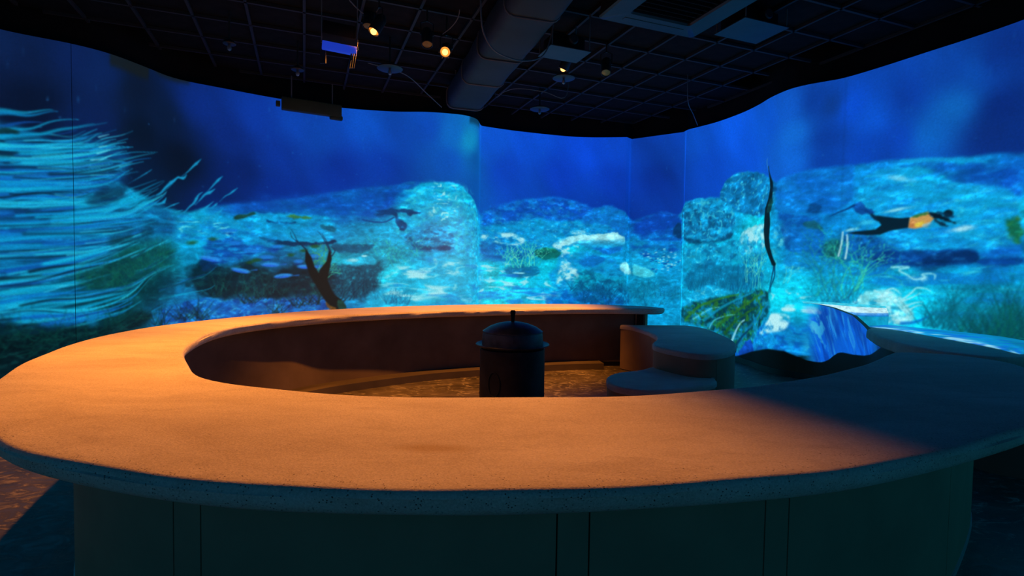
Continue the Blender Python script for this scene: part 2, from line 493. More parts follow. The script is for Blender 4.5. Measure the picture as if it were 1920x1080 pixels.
    def branch(f, c, n, length, cols, rs, lean=0.0, spread=1.0, w=0.009, alpha=0.85):
        """a small branching coral"""
        def grow(p, a, l, lv):
            q = (p[0]+l*math.sin(a), p[1]+l*math.cos(a)); mid = ((p[0]+q[0])/2+rs.uniform(-.1, .1)*l, (p[1]+q[1])/2)
            f.stroke([p, mid, q], w*(0.75**lv), w*(0.7**(lv+1)), cols[rs.randint(len(cols))], alpha)
            if lv < 3:
                for sgn in (-1, 1): 
                    if rs.rand() < 0.9: grow(q, a+sgn*rs.uniform(0.2, 0.75), l*rs.uniform(0.55, 0.85), lv+1)
        for i in range(n): grow((c[0]+rs.uniform(-.08, .08)*n/3, c[1]), lean+rs.uniform(-spread, spread), length*rs.uniform(0.3, 0.45), 0)

def to_linear(I):
    c = np.clip(I/255.0, 0, 1); return np.where(c <= 0.04045, c/12.92, ((c+0.055)/1.055)**2.4)

WATER = [(1.307,3.911,10,30,75),(1.571,3.742,9,26,66),(1.919,3.884,9,30,82),(2.264,3.793,9,34,90),(1.565,3.378,6,19,48),(2.148,3.244,8,30,82),(2.586,3.697,8,25,56),(2.666,3.171,5,21,46),(3.054,3.483,7,28,66),(3.195,2.926,5,20,46),(3.485,3.732,9,42,132),(3.882,3.416,8,38,122),(4.248,3.717,9,48,148),(4.023,2.882,6,32,104),(4.55,3.109,8,45,142),(5.186,3.607,10,62,168),(4.864,3.775,11,62,172),(5.939,3.853,11,74,192),(6.374,3.612,11,68,182),(6.202,3.162,9,55,168),(5.518,3.036,8,45,148),(6.91,3.795,11,70,186),(7.271,3.283,11,80,192),(7.356,3.735,13,98,198),(7.656,3.638,16,135,200),(7.863,3.356,9,80,165),(7.88,2.895,9,75,165),(2.793,2.353,5,26,58),(3.806,2.384,7,36,110),(4.549,2.612,7,42,140),(2.249,2.613,6,30,66),(8.487,3.804,12,78,208),(9.367,3.85,10,72,208),(10.465,3.877,9,66,208),(11.087,3.929,10,70,212),(8.827,3.3,10,62,188),(9.935,3.282,9,58,194),(11.0,3.205,8,56,186),(9.385,2.888,9,64,184),(10.486,2.888,8,60,185),(11.615,3.891,10,64,192),(12.255,3.865,10,68,198),(11.96,3.187,8,52,172),(11.868,2.629,8,55,170),(12.772,3.853,11,80,214),(13.6,3.881,10,80,218),(13.135,3.244,9,72,208),(14.024,3.269,9,75,208),(14.61,3.707,11,84,218),(15.049,3.817,16,92,222),(15.144,3.425,18,106,228),(15.157,3.053,15,98,222),(15.402,3.814,10,60,165),(15.593,3.71,12,55,142),(15.558,3.29,10,58,162),(15.555,3.005,10,62,170),(15.798,3.667,9,76,220),(16.12,3.453,11,82,218),(16.006,3.074,10,70,200),(16.485,3.615,10,62,178),(16.385,3.131,10,66,190),(16.921,3.788,12,68,178),(16.764,3.112,14,96,205),(16.99,3.356,15,100,205),(17.175,3.704,12,75,185),(17.316,3.768,10,52,152),(17.497,3.864,10,50,148),(17.433,3.237,9,44,136),(17.351,2.954,11,48,142),(17.588,2.847,10,50,148)]
GROUND = [(1.288,2.787,8,90,150),(1.552,2.524,8,110,165),(1.934,2.441,9,120,180),(2.251,2.745,9,110,175),(1.275,2.011,8,100,160),(1.732,1.919,9,130,185),(2.242,2.085,9,135,190),(1.491,1.536,8,110,170),(1.972,1.548,8,110,165),(1.721,1.163,7,80,125),(1.347,1.045,6,70,130),(1.523,0.635,4,24,34),(1.338,0.494,4,18,26),(1.91,0.645,5,40,60),(2.232,1.288,6,55,62),(2.556,1.493,6,60,62),(2.777,1.137,6,50,60),(2.408,0.808,6,45,55),(2.949,1.571,8,75,85),(3.178,0.973,9,90,150),(2.938,0.69,9,95,170),(2.618,0.649,6,50,70),(3.187,1.953,9,150,205),(3.526,1.896,10,150,210),(3.874,1.913,9,135,200),(3.389,1.659,9,130,195),(3.801,1.592,9,105,185),(4.166,1.765,8,100,170),(4.547,1.527,8,80,140),(4.24,1.274,5,38,50),(4.546,1.064,4,30,42),(4.863,1.276,5,32,42),(3.87,1.114,6,48,65),(4.014,0.787,9,85,170),(3.656,0.721,9,85,165),(4.703,0.764,10,105,190),(5.107,0.667,9,100,190),(5.356,0.705,9,95,185),(4.244,2.38,9,72,165),(5.187,2.577,9,78,178),(6.031,2.579,9,95,188),(4.863,2.044,10,150,205),(5.188,2.189,12,150,205),(5.521,1.985,10,125,195),(6.385,2.009,11,140,200),(5.691,1.725,10,120,165),(6.211,1.646,11,130,175),(5.522,1.544,10,140,180),(5.355,1.19,6,60,80),(5.864,1.193,7,80,110),(5.693,0.924,9,120,190),(6.215,0.835,13,160,215),(6.39,1.289,14,180,222),(6.934,1.117,18,190,225),(7.475,1.486,14,165,212),(7.697,1.117,12,165,210),(7.108,1.661,11,140,200),(7.569,1.945,10,150,205),(6.743,2.372,11,140,205),(7.369,2.571,12,165,210),(6.928,1.837,11,135,190),(8.395,2.623,9,80,188),(8.948,2.66,9,95,195),(9.835,2.708,8,80,188),(10.492,2.627,9,90,192),(10.912,2.526,10,115,200),(11.174,2.371,9,105,198),(8.567,2.24,12,150,215),(9.397,2.225,11,150,210),(10.286,2.308,10,140,205),(8.63,1.795,9,110,190),(9.403,1.918,10,130,190),(10.076,1.831,14,175,220),(10.826,1.738,11,140,205),(11.186,1.848,10,125,200),(8.525,1.394,14,185,230),(8.973,1.195,16,195,232),(9.189,1.452,9,125,175),(9.746,1.511,11,160,205),(10.087,1.306,15,190,230),(10.52,1.312,10,140,190),(11.043,1.32,10,130,185),(8.645,0.844,14,195,235),(9.422,0.887,12,165,225),(10.097,0.831,9,120,205),(10.737,0.997,8,110,175),(11.208,0.902,9,120,190),(11.655,2.378,8,78,178),(12.091,2.261,8,85,185),(11.667,1.959,10,120,190),(12.255,2.003,9,105,190),(11.843,1.541,12,140,195),(12.268,1.546,10,125,195),(11.802,1.018,9,115,170),(12.281,1.089,9,115,180),(12.132,0.774,11,140,215),(12.817,2.52,10,130,195),(13.416,2.289,9,110,180),(14.057,2.669,11,140,205),(13.773,2.923,10,125,195),(15.097,2.615,10,118,200),(15.238,2.784,10,105,205),(15.567,2.646,9,100,190),(14.386,2.218,16,180,222),(13.435,1.831,12,160,205),(14.106,1.814,13,165,210),(15.114,2.163,9,115,195),(15.517,2.29,9,105,190),(15.275,1.711,9,120,200),(14.732,1.638,12,150,205),(13.205,1.366,9,125,175),(13.984,1.384,10,135,185),(12.841,1.842,11,150,200),(15.662,1.71,9,110,190),(12.868,1.066,11,145,205),(13.337,1.136,12,155,205),(12.882,0.678,10,120,180),(15.889,2.682,11,125,212),(16.276,2.761,10,110,205),(16.528,2.595,13,160,220),(16.918,2.6,14,165,218),(17.066,2.754,12,140,210),(17.319,2.597,9,95,188),(17.556,2.558,9,80,175),(17.469,2.407,9,80,180),(17.382,2.252,13,160,215),(17.575,2.123,13,155,212),(16.229,2.371,10,125,210),(16.821,2.371,12,150,215),(17.139,2.219,13,165,218),(16.107,2.181,10,130,210),(16.055,1.844,8,90,180),(16.558,1.892,9,105,195),(17.0,1.875,10,120,205),(17.3,1.92,11,150,210),(17.451,1.746,9,110,195),(16.258,1.671,7,70,150),(16.742,1.637,7,62,135),(17.113,1.647,6,52,118),(17.504,1.623,7,65,145),(15.939,1.43,11,155,212),(16.576,1.446,12,165,220),(17.119,1.518,11,150,215),(17.602,1.525,10,145,210),(15.947,1.221,12,165,218),(16.704,1.197,13,175,222),(17.134,1.164,10,150,200),(17.523,1.192,10,150,200),(15.29,1.265,13,170,218),(15.431,1.012,14,170,220),(15.692,0.848,13,150,215),(14.983,1.098,15,180,222),(17.144,0.929,10,125,165),(17.628,0.927,7,95,120),(16.598,0.935,12,170,220),(14.501,0.576,12,140,205),(15.175,0.504,11,130,210),(14.196,0.282,8,70,180),(14.913,0.391,10,120,205),(15.45,0.46,10,95,205),(15.837,0.576,9,90,190)]
SKYLINE = [(1.257,3.017),(1.558,2.952),(2.037,2.71),(2.43,2.475),(2.957,2.265),(3.258,2.2),(3.665,2.31),(3.949,2.372),(4.395,2.458),(4.863,2.537),(5.352,2.658),(5.858,2.758),(6.379,2.84),(6.829,2.89),(7.185,2.911),(7.458,2.873),(7.67,2.729),(7.894,2.542),(8.222,2.501),(8.323,2.472),(8.352,2.552),(8.617,2.609),(8.947,2.73),(9.386,2.817),(9.832,2.863),(10.275,2.8),(10.596,2.681),(10.908,2.715),(11.168,2.632),(11.45,2.491),(11.508,2.447),(11.816,2.528),(12.082,2.598),(12.395,2.513),(12.499,2.567),(12.541,2.661),(12.62,2.731),(12.809,2.771),(13.153,2.766),(13.396,2.739),(13.452,2.923),(13.638,3.058),(14.034,3.08),(14.501,2.975),(14.727,2.858),(14.849,2.785),(15.089,2.84),(15.368,2.895),(15.621,2.906),(15.881,2.89),(16.207,2.891),(16.517,2.863),(16.857,2.815),(17.065,2.778),(17.312,2.766),(17.603,2.721)]

def paint_film(S, Z):
    f = Film(S, Z); rs = np.random.RandomState(5)
    w = f.field(WATER, 1.0, 3.2); g = f.field(GROUND, 1.3, 3.4)
    X, Y = np.meshgrid(S, Z)
    # light shafts and drifting haze in the open water
    n = fbm(X*1.1+0.5*Y, Y*0.55+4, 4)[..., None]
    f.I[:] = w*(0.78+0.42*n)*np.array([0.9, 1.0, 0.94], np.float32)
    sk = np.interp(S, [p[0] for p in SKYLINE], [p[1] for p in SKYLINE])
    d = Y-(sk[None]+0.05*(fbm(X*5, Y*5, 3)-0.5))
    soft = 0.035+0.06*np.exp(-((S-np.interp(500, [0, 1], [0, 1]))/1)**2)[None]
    mk = sstep(soft, -soft, d)
    t1 = fbm(X*4.2, Y*9.0, 5); t2 = ridge(X*7+0.8*fbm(X*2, Y*2, 2), Y*15, 3); t3 = fbm(X*15, Y*24+9, 3)
    g = g*np.array([0.85, 1.08, 0.985], np.float32)
    gg = g*(0.52+0.60*t1+0.42*t3)[..., None]
    hi = sstep(0.72, 0.93, t2)[..., None]*0.5
    gg = gg*(1-hi)+(gg*1.15+np.array([8, 50, 48], np.float32))*hi
    f.I = (f.I*(1-mk[..., None])+gg*mk[..., None]).astype(np.float32)
    CY = (14, 170, 215); WH = (165, 232, 240); DK = (4, 40, 78); DG = (5, 34, 44); GR = (30, 110, 40); BL = (14, 90, 200)

    # ---- far hazy slope and the big dome
    f.mottle([(3.665,2.333),(4.863,2.554),(6.379,2.831),(6.561,2.459),(5.52,2.161),(4.021,2.242)], (9,60,160), 3, 12, 0.42, 0.66, 0.55, 0.12)
    f.poly([(3.631,2.276),(4.244,2.421),(4.863,2.52),(5.519,2.687),(6.204,2.807),(6.337,2.616),(6.162,2.405),(5.604,2.27),(5.187,2.336),(4.549,2.329),(3.948,2.253)], (9,74,172), 0.68, 0.14, 0.10, 4)
    f.poly([(6.34,2.142),(6.4,2.439),(6.578,2.62),(6.83,2.801),(7.203,2.912),(7.477,2.866),(7.67,2.739),(7.894,2.542),(8.127,2.261),(8.181,1.704),(7.688,1.655),(7.379,1.703),(7.107,1.751),(6.838,1.818),(6.52,1.939)], (13,168,216), 0.9, 0.03, 0.03, 6,
           tex=[(9,16,(11,142,206),0.48,0.72,'fbm'),(7,13,(50,205,228),0.74,0.95,'ridge')])
    f.caustic([(7.025,2.869),(7.366,2.885),(7.443,2.62),(7.372,2.3),(7.147,2.247),(6.967,2.376),(7.054,2.647)], (170,238,240), 8, 15, 0.74, 0.9, 0.8, 0.07)
    f.caustic([(6.558,2.816),(7.556,2.872),(7.87,2.427),(7.844,1.771),(6.926,2.017),(6.653,2.371)], (45,190,215), 6, 7, 0.72, 0.92, 0.55, 0.08, 3)
    f.poly([(6.318,2.793),(6.829,2.89),(6.694,2.817),(6.469,2.708),(6.337,2.544),(6.223,2.47)], (9,70,170), 0.7, 0.03, 0.03)
    f.poly([(6.067,2.376),(6.338,2.455),(6.607,2.442),(6.834,2.382),(6.653,2.353),(6.427,2.359),(6.49,2.262),(6.581,2.191),(6.564,2.101),(6.474,2.082),(6.401,2.233),(6.338,2.33),(6.137,2.307),(6.032,2.339)], (6,58,112), 0.9, 0.015, 0.02, 9)
    f.stroke([(5.86,2.245),(6.033,2.214),(6.225,2.22),(6.365,2.295)], 0.02, 0.02, (7,62,125), 0.8)
    f.poly([(6.52,1.939),(6.745,2.148),(6.924,2.214),(7.192,2.168),(7.376,2.029),(7.379,1.757),(6.929,1.73),(6.657,1.761)], (12,140,200), 0.8, 0.02, 0.03, 7,
           tex=[(9,16,(6,80,130),0.5,0.68,'fbm'),(8,18,(130,225,235),0.82,0.95,'ridge')])
    f.poly([(6.638,1.878),(6.928,1.819),(7.286,1.827),(7.305,1.773),(6.928,1.748),(6.703,1.78)], (6,70,120), 0.8, 0.02, 0.02)
    # ---- ledges on the left of the dome
    f.poly([(3.926,2.139),(3.991,2.208),(4.168,2.253),(4.549,2.279),(4.863,2.282),(5.188,2.25),(5.42,2.157),(5.453,2.07),(5.27,2.028),(4.863,2.095),(4.394,2.104),(4.02,2.113)], (12,150,205), 1, 0.02, 0.02, 8, tex=[(5,14,(10,120,190),0.45,0.7,'fbm')])
    f.poly([(3.933,2.156),(4.006,2.217),(4.228,2.257),(4.109,2.176),(3.984,2.135)], (22,62,48), 0.9, 0.015, 0.01)
    f.poly([(4.673,2.237),(4.863,2.274),(5.065,2.234),(4.863,2.206)], (60,110,40), 0.8, 0.012, 0.02, 14)
    f.poly([(5.188,2.128),(5.336,2.135),(5.453,2.088),(5.42,2.017),(5.237,2.044)], (12,80,105), 0.8, 0.015)
    f.poly([(4.395,2.153),(4.626,2.133),(4.831,2.162),(4.744,2.115),(4.51,2.102)], (5,62,120), 0.9, 0.012)
    f.poly([(4.034,2.002),(4.243,2.095),(4.548,2.112),(5.024,2.103),(5.387,2.015),(5.437,1.93),(5.106,1.848),(4.626,1.848),(4.318,1.885),(4.056,1.922)], (11,140,205), 0.9, 0.02, 0.02, 8, tex=[(5,12,(14,160,214),0.45,0.65,'fbm')])
    f.poly([(4.287,1.9),(4.471,1.859),(4.863,1.84),(5.188,1.86),(5.454,1.904),(5.354,1.822),(4.863,1.78),(4.47,1.792)], (4,44,82), 0.95, 0.014, 0.01)
    f.poly([(5.454,1.877),(5.69,1.955),(5.947,1.972),(6.052,1.912),(5.948,1.856),(5.521,1.827)], (16,160,208), 0.9, 0.015, 0.02)
    f.poly([(5.395,1.805),(5.69,1.84),(6.035,1.84),(5.948,1.731),(5.606,1.688),(5.421,1.718)], (6,74,110), 0.85, 0.02, 0.03, 10)
    # sandy hump, dark hollow beneath with grasses
    f.poly([(2.953,1.922),(3.188,2.141),(3.46,2.124),(3.804,2.108),(4.168,2.09),(4.242,1.931),(4.548,1.845),(4.393,1.69),(4.166,1.601),(3.873,1.674),(3.525,1.78),(3.185,1.803)], (12,150,210), 0.7, 0.05, 0.05, 6, tex=[(6,18,(8,95,185),0.47,0.68,'fbm'),(9,22,(90,220,235),0.84,0.96,'ridge')])
    f.caustic([(2.955,2.083),(3.528,2.144),(3.947,2.037),(4.019,1.88),(3.526,1.896),(3.036,1.98)], (110,230,240), 5, 16, 0.8, 0.95, 0.8, 0.05)
    f.poly([(3.49,1.523),(3.801,1.473),(4.091,1.437),(4.393,1.399),(4.863,1.43),(5.438,1.411),(5.523,1.191),(5.49,0.96),(5.025,0.965),(4.546,0.971),(4.164,0.987),(3.869,0.953),(3.588,1.023),(3.386,1.197)], (4,36,50), 0.93, 0.07, 0.14, 6, tex=[(9,12,(7,58,66),0.55,0.75,'fbm')])
    f.poly([(3.496,1.507),(3.551,1.555),(3.695,1.527),(3.716,1.432),(3.577,1.368),(3.509,1.406)], (5,48,92), 0.9, 0.02, 0.02)
    f.poly([(3.552,1.758),(3.662,1.848),(3.946,1.837),(4.167,1.797),(4.393,1.756),(4.548,1.694),(4.166,1.618),(4.054,1.558),(3.944,1.499),(3.73,1.512),(3.558,1.602)], (10,110,195), 0.75, 0.03, 0.04, 8, tex=[(4,16,(18,140,212),0.5,0.66,'fbm'),(5,20,(8,60,150),0.55,0.7,'ridge')])
    for c, a, b in (((470,495),20,7),((402,487),8,5),((440,456),16,6),((455,437),24,5),((540,488),22,7),((500,480),18,5),((480,462),18,5)):
        pass
    for p in [(3.674,1.534),(3.946,1.789),(4.166,1.683),(4.393,1.59),(4.548,1.761),(4.863,1.532),(5.106,1.624),(3.875,1.977),(5.188,1.451)]:
        f.blob(p, rs.uniform(.10,.2), rs.uniform(.035,.05), (22,120,214), 0.85, 0.05, 0.4)
        f.blob((p[0], p[1]-0.045), 0.12, 0.022, (6,48,130), 0.7, 0.05, 0.2)
    for p, a in zip([(4.031,1.38),(4.641,1.3),(4.454,1.475),(4.984,1.449),(3.626,1.549)], (0.22, -0.1, 0.02, 0.03, 0.2)):
        f.blob(p, 0.17, 0.042, (38,138,226), 0.95, -a, 0.55); f.blob((p[0]-0.02, p[1]-0.02), 0.14, 0.02, (30,96,215), 0.9, -a, 0.5)
        f.stroke([(p[0]+0.14, p[1]), (p[0]+0.22, p[1]+0.01)], 0.012, 0.02, (24,100,190), 0.7)
    for p in [(4.151,1.503),(4.241,1.537),(3.662,1.84),(4.744,1.632),(4.943,1.706),(5.106,1.779),(3.39,1.774)]:
        f.blob(p, 0.11, 0.045, (26,74,34), 0.8, 0.1, 0.2, 0.35, 9)
    # bed under the hollow
    f.poly([(2.939,0.801),(3.247,0.909),(3.52,0.962),(3.869,0.937),(4.164,0.979),(4.546,0.938),(4.863,0.967),(5.355,0.926),(5.524,0.747),(4.863,0.657),(4.087,0.621),(3.517,0.57),(3.02,0.533)], (11,105,195), 0.85, 0.03, 0.04, 9, tex=[(9,14,(6,58,140),0.47,0.65,'fbm'),(10,16,(60,180,230),0.76,0.94,'ridge')])
    for p in [(3.692,0.989),(4.133,0.881),(4.863,0.803),(4.315,0.943),(3.279,0.662),(3.518,0.648),(4.546,0.684),(5.107,0.842),(5.439,0.836),(2.937,0.602)]:
        f.tuft(p, 22, 0.34, 1.0, [(6,40,48),(10,70,72),(5,28,40)], 0, 0.009, 0.75, 0.10, rs)
    for p in [(3.763,1.075),(4.015,1.047),(4.239,1.01),(4.546,1.005),(5.189,0.998)]:
        f.tuft(p, 10, 0.42, 0.9, [(14,96,90),(10,76,80)], 0.1, 0.006, 0.6, 0.12, rs)
    # fan coral and scrub right of the diver
    f.poly([(5.338,1.453),(5.606,1.528),(5.949,1.552),(6.176,1.484),(6.142,1.286),(6.074,1.015),(5.952,0.924),(5.693,0.942),(5.523,0.969),(5.372,1.146)], (7,66,92), 0.88, 0.06, 0.12, 7, tex=[(16,22,(12,130,160),0.74,0.95,'ridge')])
    for p in [(5.651,0.906),(6.039,0.924),(5.796,0.942),(5.523,0.995)]:
        f.tuft(p, 16, 0.55, 0.75, [(6,48,70),(8,80,100),(5,36,60)], 0, 0.008, 0.7, 0.12, rs)
    f.branch((5.288, 1.234), 6, 0.42, [(70,190,150),(40,160,140)], rs, 0.6, 0.8, 0.010)
    f.branch((5.188, 1.451), 6, 0.36, [(90,170,90),(50,150,120)], rs, 0.1, 1.3, 0.008, 0.7)
    f.poly([(5.522,1.562),(5.691,1.619),(5.949,1.641),(6.088,1.572),(6.036,1.5),(5.692,1.476)], (20,165,205), 0.8, 0.02, 0.03)
    f.blob((5.708, 1.566), 0.16, 0.05, (150,222,235), 0.9, 0.05, 0.2, 0.3, 9); f.blob((5.888, 1.64), 0.07, 0.022, (170,232,240), 0.9, 0, 0.3, 0.3, 9)
    for p in [(6.344,1.469),(6.523,1.543),(6.658,1.653),(6.211,1.646)]:
        f.branch(p, 5, 0.35, [(50,200,180),(20,160,175),(10,110,140)], rs, 0, 1.0, 0.008, 0.75)
    # sunlit sand with caustic patches
    f.poly([(6.082,1.06),(6.39,1.289),(6.569,1.472),(6.93,1.568),(7.572,1.671),(8.187,1.636),(8.235,0.755),(6.04,0.762)], (13,172,220), 0.7, 0.06, 0.05, 5)
    f.mottle([(6.344,1.423),(6.93,1.586),(7.474,1.577),(7.576,1.395),(6.933,1.207),(7.58,1.119),(7.699,1.024),(6.936,0.936),(6.574,0.794),(6.171,0.925),(6.39,1.153)], WH, 2.6, 9.5, 0.50, 0.60, 0.95, 0.07, 2.2)
    f.caustic([(6.3,1.468),(8.041,1.682),(8.127,0.763),(6.393,0.791)], (140,228,240), 2.6, 11, 0.80, 0.93, 0.6, 0.06, 6)
    f.mottle([(6.344,1.469),(8.041,1.682),(8.127,0.763),(6.393,0.791)], (8,130,205), 2.2, 9, 0.56, 0.68, 0.7, 0.06, 8.5)
    f.tuft((6.437, 0.837), 40, 0.36, 0.9, [(8,96,140),(10,120,160)], 0, 0.008, 0.7, 0.2, rs)

    # ---- back panel
    f.poly([(8.332,2.453),(8.617,2.609),(8.947,2.71),(9.387,2.797),(9.832,2.842),(10.276,2.779),(10.597,2.66),(10.705,2.473),(10.064,2.406),(9.394,2.409),(8.844,2.303),(8.336,2.199)], (8,72,182), 0.8, 0.06, 0.06, 6, tex=[(8,12,(14,120,205),0.48,0.66,'fbm'),(7,16,(60,180,228),0.84,0.97,'ridge')])
    f.poly([(10.389,2.468),(10.597,2.639),(10.908,2.715),(11.116,2.663),(11.307,2.46),(11.434,2.067),(10.92,2.16),(10.5,2.26)], (10,108,196), 0.8, 0.04, 0.04, 6, tex=[(14,8,(14,140,210),0.7,0.92,'ridge')])
    f.poly([(8.336,2.199),(8.844,2.323),(9.394,2.399),(10.064,2.395),(10.603,2.367),(11.021,2.318),(10.92,2.16),(9.962,1.933),(9.405,1.815),(8.627,1.944),(8.338,2.032)], (11,145,208), 0.8, 0.03, 0.05, 6, tex=[(9,13,(8,105,180),0.5,0.7,'fbm'),(7,16,(110,220,238),0.85,0.96,'ridge')])
    f.mottle([(8.337,2.081),(8.68,2.126),(9.067,2.131),(9.235,1.994),(9.016,1.906),(8.627,1.944),(8.361,1.964)], WH, 5, 10, 0.42, 0.55, 0.95, 0.03)
    f.poly([(8.34,1.934),(8.628,1.914),(9.071,1.888),(9.405,1.815),(9.407,1.712),(8.855,1.64),(8.343,1.688)], (8,95,170), 0.85, 0.03, 0.03, 8, tex=[(10,14,(10,125,190),0.5,0.7,'fbm')])
    f.poly([(9.438,1.816),(9.627,1.872),(9.852,1.867),(9.999,1.798),(9.911,1.702),(9.631,1.655),(9.462,1.713)], (10,105,100), 0.95, 0.015, 0.01, 8, tex=[(14,14,(6,70,80),0.5,0.7,'fbm')], top=((28,150,110), 0.4))
    f.poly([(8.803,1.447),(9.078,1.502),(9.41,1.527),(9.546,1.425),(9.414,1.321),(9.082,1.298),(8.86,1.347)], (8,100,150), 0.8, 0.03, 0.03)
    for p in [(8.913,1.499),(9.078,1.481),(9.244,1.504),(9.388,1.527)]:
        f.branch(p, 5, 0.42, [(70,220,190),(40,190,175),(110,230,190)], rs, 0, 0.8, 0.010)
    # white flat-topped boulder
    f.poly([(9.783,1.949),(10.071,2.082),(10.396,2.153),(10.816,2.169),(11.075,2.193),(11.232,2.121),(11.265,2.007),(11.185,1.89),(10.928,1.824),(10.614,1.862),(10.347,1.942),(10.075,1.873),(9.965,1.787),(9.852,1.867)], (13,150,210), 1, 0.015, 0.015, 9, top=((150,228,238), 0.75))
    f.poly([(9.939,1.984),(10.29,2.119),(10.816,2.169),(11.075,2.193),(11.211,2.11),(11.026,2.056),(10.714,2.063),(10.345,2.026),(10.074,1.915)], (150,228,238), 0.9, 0.02, 0.02, 9)
    f.poly([(10.613,1.904),(10.927,1.887),(11.215,1.953),(11.135,1.827),(10.929,1.761),(10.719,1.842)], (8,95,185), 0.85, 0.02, 0.01)
    f.mottle([(9.805,1.929),(10.072,2.019),(10.347,1.942),(10.296,1.815),(10.022,1.767)], WH, 8, 12, 0.45, 0.58, 0.95, 0.03)
    f.mottle([(10.179,2.2),(10.394,2.237),(10.554,2.198),(10.289,2.151)], WH, 8, 14, 0.4, 0.55, 0.9, 0.03)
    f.poly([(9.967,1.724),(10.296,1.794),(10.72,1.8),(11.14,1.638),(11.358,1.429),(11.043,1.32),(10.516,1.47),(10.305,1.361),(10.257,1.096),(9.981,1.042),(9.751,1.251),(9.859,1.513)], (12,152,212), 0.8, 0.04, 0.05, 7, tex=[(9,11,(9,115,195),0.5,0.7,'fbm')])
    f.mottle([(10.021,1.777),(10.243,1.75),(10.192,1.571),(10.358,1.415),(10.254,1.202),(9.922,1.147),(9.971,1.515)], WH, 6, 9, 0.42, 0.56, 0.95, 0.04, 1.2)
    f.poly([(10.354,1.626),(10.616,1.736),(10.879,1.697),(10.725,1.568),(10.462,1.522)], (8,100,185), 0.8, 0.025)
    f.poly([(11.162,1.585),(11.348,1.62),(11.477,1.483),(11.457,1.377),(11.252,1.408)], (140,225,236), 0.85, 0.02, 0.02)
    f.caustic([(8.345,1.59),(9.189,1.452),(9.867,1.094),(9.875,0.727),(8.357,0.75)], (150,230,242), 2.2, 10, 0.72, 0.88, 0.9, 0.05)
    f.mottle([(8.343,1.688),(9.865,1.199),(9.875,0.727),(8.357,0.75)], (8,118,215), 2.5, 14, 0.52, 0.64, 0.7, 0.05, 3.3)
    f.poly([(9.645,0.938),(10.092,1.043),(10.737,0.997),(11.276,0.901),(11.287,0.689),(9.876,0.674)], (8,95,190), 0.75, 0.04, 0.05, 8, tex=[(8,16,(14,150,215),0.5,0.68,'fbm')])
    for p in [(10.312,1.044),(10.476,0.887),(10.632,1.017),(10.792,0.893),(10.945,1.055),(11.105,0.878),(11.206,1.007),(10.584,0.782),(10.952,0.769),(11.323,0.815)]:
        f.tuft(p, 16, 0.34, 1.0, [(6,66,110),(8,96,140),(5,50,92)], 0, 0.008, 0.6, 0.14, rs)
    f.mottle([(10.252,1.308),(10.622,1.472),(11.256,1.324),(11.45,0.735),(10.426,0.727)], (6,70,120), 9, 13, 0.46, 0.6, 0.6, 0.06)

    # ---- small return panel
    f.poly([(11.544,2.382),(11.817,2.518),(12.082,2.598),(12.375,2.514),(12.46,2.35),(12.092,2.241),(11.771,2.166),(11.547,2.256)], (7,60,165), 0.8, 0.04, 0.04, 7)
    f.mottle([(11.544,2.382),(12.395,2.503),(12.464,1.85),(11.56,1.749)], (8,62,165), 5, 14, 0.48, 0.62, 0.6, 0.05)
    f.poly([(11.512,1.855),(11.727,1.77),(11.948,1.646),(12.059,1.492),(11.901,1.386),(11.545,1.484)], (14,150,205), 0.8, 0.03, 0.03)
    f.poly([(11.519,1.59),(11.733,1.54),(11.987,1.419),(11.848,1.333),(11.57,1.368)], (70,205,225), 0.85, 0.02, 0.02)
    for k in range(70):
        p = (12.171, 1.647); q = (p[0]+rs.normal()*0.17, p[1]+rs.normal()*0.11)
        f.blob(q, rs.uniform(.03,.05), 0.013, [(150,225,240),(60,190,228),(8,62,150)][rs.randint(3)], 0.9, 0.05, 0.3)
    for p in [(11.639,0.905),(11.858,0.968),(12.075,0.926),(12.284,0.987),(12.419,0.942),(11.754,0.753),(12.184,0.808),(11.964,1.076)]:
        f.tuft(p, 14, 0.32, 1.1, [(7,70,110),(10,110,150),(24,150,175)], 0, 0.007, 0.65, 0.14, rs, 0.8)

    # ---- right wall: boulders, columns of rock, the bank
    f.poly([(13.422,2.727),(13.439,2.925),(13.612,3.053),(14.006,3.085),(14.467,2.981),(14.715,2.852),(14.819,2.712),(14.809,2.457),(14.546,2.326),(13.999,2.419),(13.662,2.521)], (10,125,190), 1, 0.02, 0.03, 7,
           tex=[(8,11,(7,92,146),0.54,0.68,'fbm'),(8,13,(70,205,228),0.80,0.95,'ridge')])
    f.poly([(12.539,2.345),(12.497,2.597),(12.694,2.724),(12.925,2.779),(13.176,2.763),(13.398,2.711),(13.685,2.581),(13.774,2.352),(13.68,2.137),(13.427,2.033),(13.066,2.009),(12.718,2.039),(12.505,2.128)], (13,150,208), 1, 0.018, 0.02, 8,
           tex=[(9,12,(8,96,150),0.54,0.66,'fbm'),(8,14,(60,195,222),0.82,0.95,'ridge')])
    f.mottle([(12.699,2.577),(12.928,2.683),(13.16,2.569),(13.41,2.427),(13.572,2.233),(13.174,2.193),(12.83,2.152),(12.708,2.333)], (6,66,112), 9, 7, 0.5, 0.6, 0.7, 0.06, 2.7, 0.4)
    f.caustic([(12.602,2.734),(13.657,2.629),(13.682,2.093),(12.632,2.141)], (70,205,225), 6, 7, 0.80, 0.94, 0.6, 0.05, 1.5)
    f.poly([(12.634,2.102),(13.066,2.009),(13.452,2.05),(13.706,2.145),(13.711,2.038),(13.366,1.961),(12.954,1.955),(12.654,2.012)], (5,58,100), 0.8, 0.03, 0.01)
    f.poly([(12.321,2.234),(12.399,2.352),(12.471,2.33),(12.483,2.09),(12.344,2.133)], (5,50,95), 0.85, 0.018)
